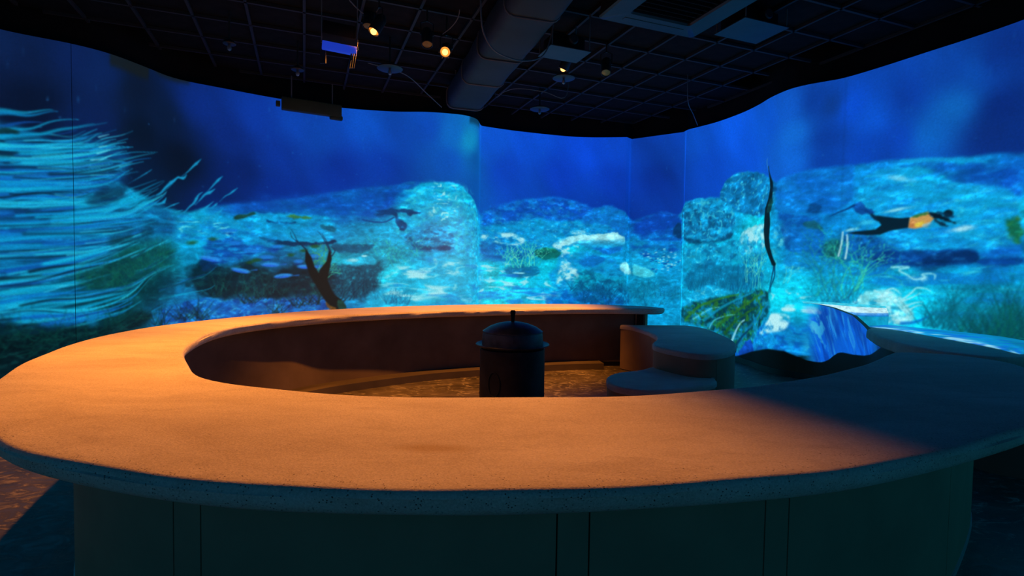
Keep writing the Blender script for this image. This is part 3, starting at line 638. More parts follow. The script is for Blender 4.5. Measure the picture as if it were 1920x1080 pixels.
    f.poly([(12.612,1.846),(12.953,1.974),(13.43,1.959),(13.952,1.992),(14.577,1.881),(14.666,1.639),(14.431,1.559),(13.834,1.645),(13.198,1.554),(12.735,1.55)], (12,150,200), 0.8, 0.03, 0.04, 8, tex=[(9,12,(7,95,150),0.5,0.66,'fbm'),(9,14,(90,215,230),0.80,0.95,'ridge')])
    f.poly([(13.875,1.908),(13.948,2.078),(14.204,2.181),(14.587,2.202),(14.683,2.036),(14.668,1.838),(14.504,1.738),(14.11,1.729),(13.908,1.784)], (26,175,218), 0.95, 0.02, 0.03, 8, top=((150,228,236), 0.7), tex=[(11,13,(15,140,200),0.52,0.68,'fbm')])
    f.mottle([(13.925,1.975),(14.086,2.156),(14.557,2.172),(14.666,1.878),(14.108,1.763)], WH, 8, 9, 0.5, 0.62, 0.9, 0.04)
    f.mottle([(14.808,2.029),(15.03,2.169),(15.12,2.013),(15.046,1.788),(14.846,1.746)], (90,210,230), 8, 9, 0.5, 0.64, 0.8, 0.04)
    f.poly([(12.749,1.158),(12.851,1.551),(13.317,1.629),(14.118,1.601),(14.601,1.518),(14.537,1.274),(13.858,1.161),(13.336,1.183)], (8,110,160), 0.75, 0.05, 0.06, 7, tex=[(13,7,(6,78,126),0.5,0.68,'fbm')])
    for p in [(12.867,1.115),(13.042,1.094),(13.214,1.131),(13.401,1.14),(13.596,1.122),(13.859,1.135),(14.143,1.175)]:
        f.tuft(p, 22, 0.46, 0.45, [(8,96,140),(6,78,122),(16,140,175)], 0, 0.008, 0.6, 0.12, rs)
    f.branch((14.42, 1.229), 6, 0.6, [(110,220,190),(60,195,185)], rs, 0, 0.5, 0.010)
    f.branch((14.211, 1.305), 4, 0.5, [(110,220,190),(60,195,185)], rs, -0.2, 0.4, 0.008)
    f.branch((14.992, 1.329), 5, 0.36, [(110,225,220),(60,195,205)], rs, 0.2, 0.7, 0.008, 0.7)
    f.poly([(12.697,0.909),(12.867,1.115),(13.211,1.225),(13.726,1.155),(13.794,1.114),(13.22,0.99),(12.878,0.794)], (16,160,215), 0.8, 0.03, 0.03, tex=[(9,18,(110,225,238),0.80,0.94,'ridge')])
    # mossy bank in the lower middle
    f.poly([(12.558,0.65),(12.759,0.844),(13.104,0.964),(13.47,1.042),(13.861,1.1),(14.294,1.182),(14.649,1.222),(14.786,1.086),(14.773,0.887),(14.579,0.667),(14.376,0.394),(14.327,0.151),(13.838,0.184),(13.369,0.393),(12.889,0.503)], (6,58,72), 0.95, 0.03, 0.03, 8,
           tex=[(6,7,(14,140,185),0.48,0.62,'fbm'),(16,18,(24,110,52),0.58,0.72,'fbm')])
    for a, b, c, k in (([(12.71,0.564),(12.994,0.832),(13.471,1.005),(13.929,1.103)], 0.05, (52,130,30), .6), ([(13.117,0.602),(13.479,0.84),(13.932,1.034),(14.327,1.158)], 0.05, (14,150,195), .7), ([(13.427,0.539),(13.771,0.756),(14.155,0.962),(14.546,1.136)], 0.06, (40,110,28), .7),
                       ([(13.24,0.472),(13.359,0.625),(13.641,0.726),(13.851,0.763)], 0.03, (70,195,222), .7), ([(13.792,0.311),(13.891,0.502),(13.996,0.637),(14.11,0.701)], 0.045, (150,222,238), .8), ([(13.628,0.425),(13.817,0.627),(14.09,0.785),(14.475,0.943)], 0.05, (24,84,34), .8),
                       ([(13.971,0.292),(14.18,0.537),(14.454,0.752),(14.718,0.962)], 0.06, (10,120,175), .7), ([(12.885,0.6),(13.227,0.801),(13.452,0.856)], 0.03, (90,205,225), .7), ([(13.877,0.234),(14.065,0.436),(14.256,0.563)], 0.05, (6,50,84), .8), ([(14.466,1.066),(14.61,0.913),(14.489,0.739)], 0.04, (30,130,60), .7)):
        f.stroke(a, b, b*0.5, c, k, 0.2)
    f.mottle([(13.359,0.625),(14.148,1.09),(14.73,1.202),(14.768,0.966),(14.323,0.722),(13.759,0.441)], (46,118,28), 14, 18, 0.56, 0.66, 0.75, 0.05, 4.4)
    f.mottle([(12.762,0.766),(13.343,0.997),(13.48,0.822),(12.886,0.58)], (44,112,30), 14, 18, 0.56, 0.66, 0.75, 0.05, 2.2)
    f.poly([(13.98,0.118),(14.117,0.314),(14.264,0.42),(14.382,0.311),(14.392,0.162)], (12,70,190), 0.9, 0.02)
    f.poly([(14.376,0.394),(14.58,0.651),(14.838,0.774),(15.239,0.738),(15.316,0.52),(15.252,0.347),(14.802,0.327),(14.439,0.236)], (13,140,212), 0.85, 0.03, 0.03, tex=[(9,13,(8,84,180),0.5,0.66,'fbm')])
    f.mottle([(14.571,0.543),(14.779,0.768),(14.845,0.869),(15.123,0.879),(15.164,0.806),(15.092,0.662),(14.789,0.579)], (178,236,244), 5, 6, 0.36, 0.46, 1.0, 0.025)
    f.mottle([(15.036,0.963),(15.157,0.995),(15.245,0.964),(15.196,0.93),(15.064,0.927)], (185,238,244), 5, 6, 0.2, 0.3, 0.95, 0.02)
    f.caustic([(14.83,1.167),(15.292,1.228),(15.492,1.126),(15.299,1.005),(14.885,0.975)], (140,228,240), 5, 12, 0.76, 0.92, 0.8, 0.04)
    # hazy block mid right and the low rocks under it
    f.poly([(14.852,2.738),(15.089,2.825),(15.369,2.887),(15.748,2.897),(15.882,2.877),(15.897,2.473),(15.642,2.284),(15.253,2.341),(14.918,2.484)], (9,98,200), 0.7, 0.04, 0.03, 5, tex=[(5,12,(14,125,212),0.5,0.7,'fbm')])
    f.poly([(14.863,2.505),(15.101,2.524),(15.317,2.461),(15.488,2.378),(15.477,2.321),(15.254,2.304),(14.925,2.345)], (10,115,200), 0.9, 0.02, 0.02)
    f.poly([(15.371,2.414),(15.448,2.438),(15.514,2.377),(15.478,2.306),(15.355,2.312)], (6,66,130), 0.85, 0.02)
    f.poly([(14.926,2.329),(15.255,2.289),(15.453,2.293),(15.521,2.145),(15.262,2.096),(15.032,2.131)], (7,70,160), 0.75, 0.03, 0.03, tex=[(8,14,(12,120,205),0.52,0.68,'fbm')])
    f.poly([(14.987,2.095),(15.261,2.126),(15.49,2.146),(15.558,2.0),(15.535,1.747),(15.343,1.696),(15.128,1.787)], (10,105,195), 0.8, 0.03, 0.04, 7, tex=[(9,9,(6,70,150),0.5,0.66,'fbm')])
    f.poly([(15.294,2.154),(15.424,2.185),(15.521,2.145),(15.537,2.058),(15.395,2.091)], (18,90,100), 0.8, 0.02, 0.03, 9)
    f.poly([(15.562,1.87),(15.719,1.924),(15.777,1.781),(15.727,1.696),(15.586,1.71)], (16,80,70), 0.75, 0.03, 0.04, 9)
    f.poly([(15.054,1.598),(15.144,1.771),(15.273,1.77),(15.472,1.71),(15.539,1.638),(15.348,1.563)], (12,135,205), 0.85, 0.015, 0.01)
    f.poly([(15.782,1.992),(16.048,2.035),(16.245,1.971),(16.498,1.895),(16.507,1.669),(16.195,1.625),(15.928,1.694)], (9,95,178), 0.75, 0.03, 0.03, 7, tex=[(12,12,(5,52,100),0.54,0.68,'fbm'),(12,13,(80,205,228),0.84,0.96,'ridge')])
    # long rounded boulder with the swimmer in front
    f.poly([(15.957,2.639),(16.148,2.767),(16.46,2.796),(16.752,2.723),(16.919,2.57),(17.077,2.507),(17.325,2.461),(17.493,2.393),(17.589,2.31),(17.626,2.199),(17.639,1.902),(17.498,1.772),(17.209,1.751),(17.007,1.708),(16.564,1.733),(16.181,1.974),(15.975,2.191)], (13,158,218), 0.8, 0.03, 0.02, 5,
           tex=[(4,16,(10,128,210),0.48,0.68,'fbm'),(5,18,(50,190,225),0.82,0.97,'ridge')])
    f.poly([(16.46,2.783),(16.752,2.729),(16.972,2.545),(17.276,2.462),(17.517,2.39),(17.623,2.269),(17.61,2.549),(17.316,2.653),(17.016,2.733),(16.749,2.797)], (8,74,176), 0.75, 0.03, 0.02, 5, tex=[(4,13,(12,118,205),0.55,0.7,'fbm')])
    f.stroke([(16.458,2.848),(16.803,2.806),(17.167,2.736),(17.315,2.687)], 0.04, 0.02, (16,150,212), 0.75, 0.1)
    f.blob((16.467, 2.635), 0.30, 0.05, (130,215,238), 0.7, -0.3, 0.0, 0.5, 7)
    f.caustic([(16.774,2.192),(17.229,2.44),(17.568,2.286),(17.58,2.014),(17.101,1.93)], (60,205,228), 4, 14, 0.82, 0.97, 0.6, 0.08, 2)
    f.blob((16.421, 2.261), 0.25, 0.03, (150,228,240), 0.8, 0.12, 0.0, 0.5, 7)
    f.blob((17.099, 1.989), 0.24, 0.045, (165,226,242), 0.95, 0.12, 0.0, 0.6, 9)
    f.blob((15.9, 2.057), 0.14, 0.03, (150,228,240), 0.8, 0.12, 0.0, 0.4, 7); f.blob((16.057, 2.13), 0.2, 0.05, (60,195,232), 0.7, 0.12, 0.0, 0.4, 7)
    f.poly([(17.509,2.046),(17.577,2.068),(17.633,2.053),(17.643,1.822),(17.588,1.84),(17.538,1.919)], (14,92,52), 0.85, 0.02, 0.04, 9, tex=[(14,14,(58,112,20),0.52,0.66,'fbm')])
    f.poly([(17.369,2.001),(17.488,1.993),(17.586,1.878),(17.566,1.808),(17.426,1.774),(17.327,1.862)], (10,130,195), 0.7, 0.03, 0.03, tex=[(9,12,(40,190,215),0.55,0.7,'fbm')])
    f.poly([(16.285,1.784),(16.563,1.765),(17.004,1.779),(17.258,1.75),(17.273,1.646),(17.064,1.594),(16.57,1.592),(16.195,1.625)], (6,58,132), 0.85, 0.025, 0.02, 6)
    f.poly([(16.849,1.71),(17.058,1.743),(17.269,1.727),(17.283,1.635),(17.115,1.6),(16.743,1.612)], (5,44,98), 0.9, 0.018, 0.01)
    f.poly([(17.29,1.704),(17.45,1.779),(17.644,1.795),(17.65,1.666),(17.408,1.657)], (11,115,205), 0.8, 0.02, 0.02, tex=[(3,20,(7,66,160),0.5,0.66,'fbm')])
    f.poly([(17.311,1.663),(17.65,1.666),(17.653,1.601),(17.314,1.601)], (6,62,145), 0.85, 0.02)
    # sand flat
    f.mottle([(15.798,1.568),(16.571,1.573),(17.654,1.579),(17.678,1.041),(15.95,1.151)], (8,118,205), 1.6, 16, 0.50, 0.64, 0.75, 0.04, 1.3)
    f.caustic([(16.197,1.571),(17.012,1.588),(17.656,1.526),(17.668,1.257),(16.587,1.19)], (60,210,230), 1.6, 12, 0.82, 0.97, 0.7, 0.05, 5)
    f.stroke([(16.401,1.566),(16.601,1.567),(16.482,1.534),(16.587,1.471),(16.665,1.422),(16.778,1.45),(16.737,1.487),(16.869,1.489),(16.871,1.428)], 0.022, 0.010, (140,226,238), 0.85)
    f.mottle([(16.576,1.458),(16.776,1.475),(16.78,1.401),(16.637,1.396)], (150,228,240), 8, 9, 0.35, 0.5, 0.85, 0.03)
    # bright netted cone by the bench
    f.poly([(15.836,0.932),(15.95,1.13),(16.094,1.228),(16.241,1.296),(16.413,1.271),(16.551,1.188),(16.628,1.065),(16.668,0.942),(16.54,0.884),(16.227,0.858),(15.962,0.831)], (120,222,234), 0.95, 0.025, 0.03, 9, tex=[(8,9,(20,165,210),0.54,0.66,'fbm'),(10,12,(188,240,245),0.68,0.9,'ridge')])
    for a in ([(16.54,1.174),(16.643,1.27),(16.687,1.322),(16.783,1.32),(16.839,1.292)], [(16.529,1.154),(16.617,1.192),(16.729,1.261)], [(16.561,1.092),(16.677,1.145),(16.762,1.163)], [(16.35,1.275),(16.431,1.305),(16.525,1.238)], [(16.21,1.268),(16.405,1.179),(16.595,0.998),(16.646,0.914)], [(16.594,1.03),(16.679,1.101),(16.752,1.125)]):
        f.stroke(a, 0.02, 0.008, (155,232,240), 0.85)
    f.stroke([(16.54,0.89),(16.686,0.918),(16.824,0.994)], 0.035, 0.02, (9,110,200), 0.85, 0.2)
    # dark sea grass at the far right
    for p, L, n in zip([(16.856,0.886),(16.99,0.876),(17.121,0.867),(17.219,0.937),(17.321,0.868),(17.038,0.978),(17.395,0.854),(17.539,0.85),(17.655,0.843),(17.606,0.925),(17.68,0.988),(17.491,0.855)], (.45,.5,.55,.6,.4,.55,.4,.5,.65,.75,.7,.5), (26,)*12):
        f.tuft(p, n, L, 0.65, [(7,96,120),(8,110,140),(6,84,100)], 0.05, 0.010, 0.5, 0.14, rs, 0.6)
    for p, L in zip([(17.632,0.84),(17.686,0.869),(17.563,0.842),(17.272,0.85),(17.444,0.838)], (.5,.6,.4,.25,.3)):
        f.tuft(p, 34, L, 0.7, [(6,78,84),(8,96,84),(5,64,78)], 0, 0.010, 0.6, 0.16, rs)
    # branching coral in the middle right
    for p in [(15.682,1.135),(15.782,1.127),(15.882,1.147),(15.586,1.167)]:
        f.branch(p, 4, 0.85, [(20,130,150),(14,110,140),(40,170,150)], rs, 0, 0.65, 0.010, 0.75)
    f.branch((15.892, 1.253), 4, 0.7, [(60,205,170),(40,180,160)], rs, 0.1, 0.5, 0.011, 0.85)
    f.branch((15.998, 1.293), 3, 0.7, [(60,205,170),(40,180,160)], rs, 0.15, 0.3, 0.011, 0.85)
    f.tuft((15.685, 1.063), 40, 0.6, 0.9, [(12,110,150),(10,92,140)], 0, 0.008, 0.5, 0.3, rs)
    for a in ([(15.781,2.028),(15.773,1.887),(15.74,1.71)], [(15.836,1.99),(15.848,1.849),(15.828,1.674)]):
        f.stroke(a, 0.014, 0.018, (190,236,242), 0.9)

    # ---- the weed streaming in from the left
    guides = [[(1.259,3.118),(1.562,3.19),(1.808,3.238)],[(1.257,2.982),(1.514,3.048),(1.678,3.117),(1.944,3.189)],[(1.255,2.864),(1.558,2.921),(1.795,3.006),(1.917,3.051),(2.043,3.119),(2.229,3.217)],[(1.253,2.781),(1.698,2.88),(1.94,2.936),(2.067,3.022),(2.2,3.1)],
        [(1.253,2.733),(1.745,2.825),(2.04,2.915),(2.171,3.01),(2.343,3.1),(2.529,3.212)],[(1.252,2.692),(1.889,2.808),(2.143,2.875),(2.253,2.929),(2.341,2.987),(2.506,3.057)],[(1.373,2.652),(1.889,2.751),(2.197,2.866),(2.372,2.934),(2.54,2.983)],[(1.25,2.555),(1.839,2.663),(2.141,2.746),(2.28,2.816),(2.435,2.887),(2.59,2.926)],
        [(1.249,2.496),(1.936,2.619),(2.308,2.729),(2.574,2.82),(2.761,2.899),(2.924,2.946)],[(1.247,2.425),(1.935,2.517),(2.249,2.613),(2.467,2.731),(2.662,2.816)],[(1.246,2.336),(1.884,2.435),(2.192,2.506),(2.367,2.566),(2.536,2.641),(2.66,2.684)],[(1.244,2.234),(1.932,2.288),(2.058,2.347),(2.246,2.402),(2.43,2.462)],
        [(1.243,2.145),(1.641,2.212),(1.931,2.237),(2.032,2.26),(2.136,2.323)],[(1.24,2.008),(1.831,2.102),(2.134,2.173),(2.302,2.257),(2.497,2.369),(2.717,2.484),(2.878,2.565)],[(1.543,1.97),(2.133,2.075),(2.426,2.204),(2.641,2.319),(2.876,2.457),(3.043,2.569)],[(1.732,1.951),(2.425,2.103),(2.676,2.212),(2.875,2.327),(3.001,2.416),(3.105,2.526)],
        [(1.238,1.859),(1.977,1.966),(2.637,2.089),(2.957,2.192)],[(1.236,1.739),(1.827,1.798),(2.358,1.895),(2.871,2.039)],[(1.233,1.59),(1.923,1.662),(2.296,1.743),(2.634,1.844),(2.954,1.973)],[(1.229,1.32),(1.629,1.415),(1.921,1.483),(2.18,1.586),(2.42,1.695),(2.633,1.774)],
        [(1.226,1.182),(1.674,1.258),(1.919,1.341),(2.292,1.456),(2.557,1.562),(2.866,1.7)],[(1.224,1.05),(1.53,1.091),(1.917,1.18),(2.232,1.275),(2.415,1.341)],[(1.222,0.929),(1.623,1.007),(1.915,1.032),(2.23,1.102),(2.552,1.18),(2.862,1.352),(3.182,1.464)],[(1.389,0.86),(1.913,0.923),(2.228,0.988),(2.551,1.11),(2.779,1.317),(3.03,1.425)],
        [(1.22,0.809),(1.573,0.852),(1.962,0.836),(2.285,0.918),(2.549,1.006)],[(1.218,0.688),(1.478,0.719),(1.715,0.751),(2.013,0.801),(2.345,0.881),(2.623,1.002)],[(2.223,0.553),(2.474,0.699),(2.773,0.814),(3.024,0.906)],[(2.943,1.11),(3.25,1.199),(3.515,1.305),(3.716,1.448)],[(2.941,0.985),(3.316,1.029),(3.589,1.101),(3.693,1.171)],
        [(2.591,1.354),(2.948,1.498),(3.253,1.655),(3.458,1.777)],[(2.556,1.528),(2.866,1.7),(3.185,1.818)]]
    f.poly([(1.254,2.828),(1.651,2.892),(1.99,2.944),(2.197,2.931),(2.503,2.86),(2.466,2.65),(2.397,2.47),(2.083,2.252),(1.98,2.159),(2.494,2.212),(2.874,2.291),(3.189,2.179),(3.186,1.878),(2.487,1.698),(2.125,1.486),(1.723,1.29),(1.224,1.05)], (8,72,132), 0.75, 0.10, 0.08, 4, tex=[(1.6,16,(6,34,66),0.5,0.66,'fbm'),(1.4,20,(10,120,180),0.5,0.66,'fbm')])
    cols = [(9,140,205),(8,118,198),(10,165,214),(12,90,186),(8,155,200),(28,186,222)]
    dark = [(5,36,66),(5,44,60),(5,30,52)]
    for i, gd in enumerate(guides):
        G = np.array(gd); top = i in (0, 1, 2)
        reps = (2, 2, 3)[i] if i < 3 else (10 if i < 26 else 3)
        for k in range(reps):
            o = rs.normal()*(0.012 if top or i > 25 else 0.065); cut = rs.uniform(0.62, 1.0) if k else 1.0
            P = G.copy(); P[:, 1] += o*np.linspace(1, 0.35, len(P)); P[:, 0] += rs.uniform(-.05, .05)
            P[1:-1, 1] += rs.normal(size=len(P)-2)*0.008; P = catmull(P, 14); P[:, 1] += 0.016*np.sin(np.linspace(0, rs.uniform(5, 10), 14)+rs.uniform(0, 6))
            Q = catmull(P, 24); Q = Q[:max(4, int(24*cut))]
            st = rs.randint(0, max(1, len(Q)-14)) if k > 2 else 0
            Q = Q[st:]
            c = cols[rs.randint(len(cols))] if (rs.rand() > 0.26 or k == 0) else dark[rs.randint(3)]
            if k == 0: c = (14, 168, 216)
            wd = rs.uniform(0.018, 0.055)*(1.0 if i < 26 else 0.6)
            f.stroke(Q, wd, 0.006, c, rs.uniform(0.45, 0.9), 0.0, False)
            if rs.rand() < 0.25 and not top:
                m0 = rs.randint(0, len(Q)-3); f.stroke(Q[m0:m0+6], 0.014, 0.006, (60, 205, 228), 0.6, 0.0, False)
    # frayed strips waving up into the dark water
    for P, wd in (([(2.793,2.339),(2.96,2.432),(3.043,2.517),(3.193,2.665),(3.228,2.707)], .035), ([(3.105,2.57),(3.164,2.616),(3.214,2.683),(3.289,2.686),(3.33,2.744)], .028), ([(3.269,2.706),(3.344,2.784),(3.412,2.869),(3.466,2.93),(3.513,2.989)], .026), ([(2.816,2.249),(2.999,2.306),(3.057,2.387)], .03),
                  ([(3.188,2.141),(3.292,2.203),(3.36,2.285),(3.421,2.351),(3.476,2.464),(3.53,2.515)], .026), ([(3.435,2.322),(3.502,2.405),(3.557,2.479),(3.632,2.525),(3.688,2.577)], .032), ([(3.571,2.503),(3.639,2.588),(3.681,2.646),(3.751,2.732),(3.794,2.776)], .026), ([(3.325,2.099),(3.461,2.217),(3.562,2.286),(3.666,2.388)], .02),
                  ([(3.61,2.274),(3.679,2.326),(3.721,2.377)], .02), ([(3.749,2.395),(3.82,2.48),(3.877,2.517),(3.935,2.57),(3.993,2.624)], .02), ([(3.473,2.064),(3.555,2.146),(3.651,2.184)], .02), ([(3.595,2.118),(3.699,2.203),(3.791,2.288)], .02), ([(2.956,2.185),(3.087,2.258),(3.232,2.333)], .016), ([(3.116,2.187),(3.189,2.201),(3.272,2.231)], .012), ([(2.498,2.485),(2.659,2.6),(2.838,2.73)], .01)):
        f.stroke(P, wd*0.5, 0.006, (14,128,186), 0.55, 0.3); Q = np.array(catmull(P, 20)); f.stroke(Q[4:15], wd*0.25, wd, (18,150,200), 0.95, 0.3, False); f.stroke(Q[14:], wd, 0.005, (18,150,200), 0.95, 0.3, False)
    for P in ([(2.153,2.806),(2.23,2.846),(2.298,2.885)], [(2.089,2.718),(2.195,2.748),(2.298,2.813)], [(2.175,2.888),(2.253,2.922)], [(2.171,3.01),(2.283,3.067)]):
        f.stroke(P, 0.012, 0.006, (110,222,238), 0.9, 0.3)
    f.poly([(1.256,2.952),(1.379,2.982),(1.449,2.947),(1.377,2.91),(1.255,2.893)], (8,40,40), 0.8, 0.02)
    f.poly([(2.031,2.196),(2.136,2.336),(2.246,2.402),(2.463,2.446),(2.441,2.321),(2.272,2.207),(2.134,2.167)], (5,34,62), 0.65, 0.05, 0.05)
    f.poly([(2.215,1.72),(2.357,1.814),(2.532,1.838),(2.545,1.77),(2.355,1.679)], (5,46,56), 0.6, 0.04, 0.05); f.poly([(2.65,1.929),(2.788,1.997),(2.836,1.886),(2.678,1.791)], (6,48,70), 0.5, 0.04, 0.05)
    # green undergrowth low on the left
    f.poly([(1.969,1.341),(2.234,1.422),(2.557,1.576),(2.95,1.703),(3.184,1.652),(3.03,1.425),(2.702,1.282),(2.48,1.148),(2.121,1.125),(1.967,1.193)], (6,60,70), 0.55, 0.05, 0.05, 7, tex=[(14,18,(12,98,86),0.72,0.93,'ridge')])
    for p in [(2.175,1.156),(2.414,1.286),(2.628,1.354),(2.863,1.425),(2.318,1.186),(2.07,1.257),(2.949,1.571)]:
        f.tuft(p, 16, 0.3, 1.2, [(12,90,74),(16,110,84),(8,66,60)], 0, 0.007, 0.55, 0.15, rs, 0.7)
    f.poly([(2.698,0.998),(2.861,1.28),(3.029,1.351),(3.18,1.2),(3.104,0.976),(2.855,0.844)], (5,48,66), 0.5, 0.07, 0.09, 8)
    f.poly([(1.219,0.736),(1.524,0.729),(1.812,0.702),(2.225,0.687),(2.621,0.826),(2.854,0.771),(2.544,0.587),(1.904,0.256),(1.208,0.083)], (4,22,28), 0.85, 0.05, 0.04, 5)
    for p in [(1.339,0.556),(1.52,0.479),(1.712,0.529),(1.958,0.511),(2.168,0.592),(2.342,0.677),(2.475,0.733),(1.857,0.39),(1.426,0.362),(2.544,0.622)]:
        f.tuft(p, 16, 0.45, 1.35, [(7,60,56),(9,74,66),(5,44,46)], 0.3, 0.007, 0.55, 0.25, rs, 0.5)
    f.blob((2.074, 0.765), 0.09, 0.12, (12,120,176), 0.75, 0, 0.0, 0.4, 9)
    # ---- swimmers
    blk = (5, 22, 26)
    f.poly([(4.968,1.749),(4.992,1.707),(5.057,1.605),(5.106,1.45),(5.172,1.347),(5.205,1.434),(5.288,1.54),(5.329,1.734),(5.354,1.699),(5.371,1.586),(5.338,1.41),(5.305,1.234),(5.355,1.102),(5.422,0.987),(5.524,0.907),(5.592,0.817),(5.626,0.656),(5.423,0.659),(5.314,0.821),(5.222,0.971),(5.123,1.146),(5.025,1.32),(4.96,1.534)], blk, 1, 0.012, smooth=False)
    f.poly([(5.456,0.925),(5.541,0.88),(5.592,0.79),(5.626,0.674),(5.524,0.675),(5.473,0.792)], (12,70,62), 0.85, 0.012)
    f.poly([(5.28,0.874),(5.339,0.82),(5.423,0.766),(5.465,0.694),(5.372,0.714),(5.289,0.803)], (120,74,30), 0.8, 0.012)
    for a in ([(4.96,1.74),(4.879,1.823),(4.768,1.904),(4.736,2.004)], [(4.96,1.74),(4.847,1.856),(4.799,1.956),(4.752,2.039)], [(5.337,1.716),(5.271,1.854),(5.204,1.973),(5.147,2.023)], [(5.362,1.682),(5.304,1.838),(5.254,1.932),(5.221,1.991)], [(5.371,1.629),(5.421,1.718),(5.354,1.787)]):
        f.stroke(a, 0.018, 0.006, (6,40,70), 0.85, 0.3)
    f.poly([(14.666,3.017),(14.725,2.897),(14.778,2.811),(14.795,2.715),(14.778,2.593),(14.773,2.461),(14.729,2.364),(14.751,2.189),(14.737,1.993),(14.77,1.834),(14.849,1.676),(14.908,1.598),(14.878,1.544),(14.819,1.59),(14.726,1.733),(14.638,1.879),(14.595,2.081),(14.597,2.281),(14.617,2.439),(14.692,2.572),(14.722,2.726),(14.702,2.854)], (5,26,34), 1, 0.010, smooth=False)
    f.poly([(14.73,2.568),(14.793,2.537),(14.776,2.406),(14.717,2.349),(14.65,2.372)], (10,60,62), 0.85, 0.012)
    f.blob((14.819, 2.712), 0.10, 0.09, (5,52,92), 0.75, 0, 0.1, 0.4, 10)
    for a in ([(14.867,1.559),(14.829,1.402),(14.79,1.244),(14.758,1.148)], [(14.878,1.559),(14.885,1.419),(14.823,1.285),(14.805,1.182)]):
        f.stroke(a, 0.022, 0.008, (5,52,92), 0.9)
    f.stroke([(14.629,3.166),(14.618,3.113),(14.667,3.001)], 0.012, 0.010, (60,140,190), 0.8); f.stroke([(14.665,3.049),(14.699,2.902)], 0.014, 0.014, (6,36,50), 0.95)
    f.poly([(16.119,2.221),(16.236,2.205),(16.394,2.172),(16.499,2.158),(16.582,2.164),(16.575,2.038),(16.492,2.03),(16.357,2.012),(16.245,1.971),(16.083,1.972),(15.916,1.994),(15.849,2.011),(15.948,2.027),(16.081,2.033),(16.191,2.041),(16.253,2.09),(16.226,2.132),(16.173,2.163)], (5,32,48), 1, 0.010, smooth=False)
    f.stroke([(16.185,2.175),(16.118,2.248),(16.05,2.294),(15.984,2.313)], 0.03, 0.014, (6,40,66), 0.95)
    f.poly([(15.98,2.41),(16.007,2.38),(16.116,2.302),(16.169,2.257),(16.092,2.236),(15.999,2.257),(15.917,2.319),(15.902,2.362)], (9,66,150), 0.85, 0.012)
    f.stroke([(15.908,2.369),(15.823,2.327),(15.718,2.293),(15.618,2.242)], 0.022, 0.006, (6,48,110), 0.9)
    f.poly([(16.582,2.158),(16.674,2.188),(16.774,2.211),(16.809,2.152),(16.842,2.132),(16.801,2.079),(16.725,2.035),(16.646,2.021),(16.569,2.038)], (196,150,84), 1, 0.010, smooth=False)
    f.poly([(16.582,2.158),(16.674,2.188),(16.774,2.211),(16.786,2.179),(16.709,2.167),(16.629,2.142)], (40,104,50), 0.9, 0.010); f.poly([(16.584,2.107),(16.629,2.154),(16.639,2.04),(16.575,2.038)], (176,110,60), 0.8, 0.01)
    f.poly([(16.655,2.077),(16.733,2.121),(16.756,2.095),(16.679,2.05)], (206,190,50), 0.7, 0.012); f.poly([(16.725,2.047),(16.789,2.093),(16.812,2.079),(16.754,2.027)], (150,196,200), 0.8, 0.01)
    f.poly([(16.779,2.21),(16.828,2.2),(16.926,2.155),(17.017,2.095),(17.055,2.05),(16.971,2.086),(16.885,2.122),(16.809,2.152)], (5,24,38), 1, 0.009); f.poly([(16.843,2.107),(16.913,2.084),(16.984,2.025),(16.909,2.054)], (5,36,58), 0.9, 0.009)
    f.blob((16.977, 2.175), 0.055, 0.05, (5,24,38), 0.95, 0, 0.7); f.stroke([(16.871,2.196),(16.962,2.164),(17.02,2.136)], 0.02, 0.02, (6,44,74), 0.8)
    # drifting particles
    for k in range(230):
        s = rs.uniform(1.2, S[-1]); z = np.interp(s, S, sk)+rs.uniform(0.1, 2.2)
        f.blob((s, z), rs.uniform(.010,.018), rs.uniform(.012,.02), (40, 130, 205), rs.uniform(0.2, 0.75), 0, 0.2)
    # shadows of ceiling things in the projector beams, painted dark into the film
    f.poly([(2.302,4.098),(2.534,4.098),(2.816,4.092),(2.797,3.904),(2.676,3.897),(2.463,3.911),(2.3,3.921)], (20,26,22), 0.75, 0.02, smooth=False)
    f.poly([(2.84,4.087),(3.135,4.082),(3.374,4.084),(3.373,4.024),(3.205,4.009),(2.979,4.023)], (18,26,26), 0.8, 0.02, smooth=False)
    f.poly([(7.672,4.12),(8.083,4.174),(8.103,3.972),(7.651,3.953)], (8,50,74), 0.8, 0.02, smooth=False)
    # soft limit of the picture low on the right wall, dark wall below it
    lim = [(12.607,-0.167),(13.261,-0.065),(13.912,0.08),(14.127,0.151),(14.354,0.231),(14.802,0.342),(15.103,0.357),(15.253,0.317),(15.39,0.275),(15.495,0.258)]
    zz = np.interp(S, [p[0] for p in lim], [p[1] for p in lim], left=-1.0)
    zz = np.where(S > lim[-1][0], lim[-1][1], zz); zz = np.where(S < lim[0][0], -1.0, zz)
    dk = sstep(0.012, -0.012, Y-zz[None])[..., None]
    f.I = f.I*(1-dk)+np.array([2, 6, 6], np.float32)*dk
    B = f.I.copy()                              # projectors are never quite sharp
    B[1:-1] = 0.25*f.I[:-2]+0.5*f.I[1:-1]+0.25*f.I[2:]; C = B.copy()
    C[:, 1:-1] = 0.25*B[:, :-2]+0.5*B[:, 1:-1]+0.25*B[:, 2:]; f.I = C
    # where one projector hands over to the next the picture is a little dimmer or brighter
    for p, wd, k in zip([(8.224,2.463),(11.387,2.592),(12.572,2.54),(15.752,2.277)], (0.05,0.04,0.012,0.02), (1.1,1.1,1.4,0.94)):
        f.I *= (1+(k-1)*np.exp(-((S-p[0])/wd)**2))[None, :, None]
    return f

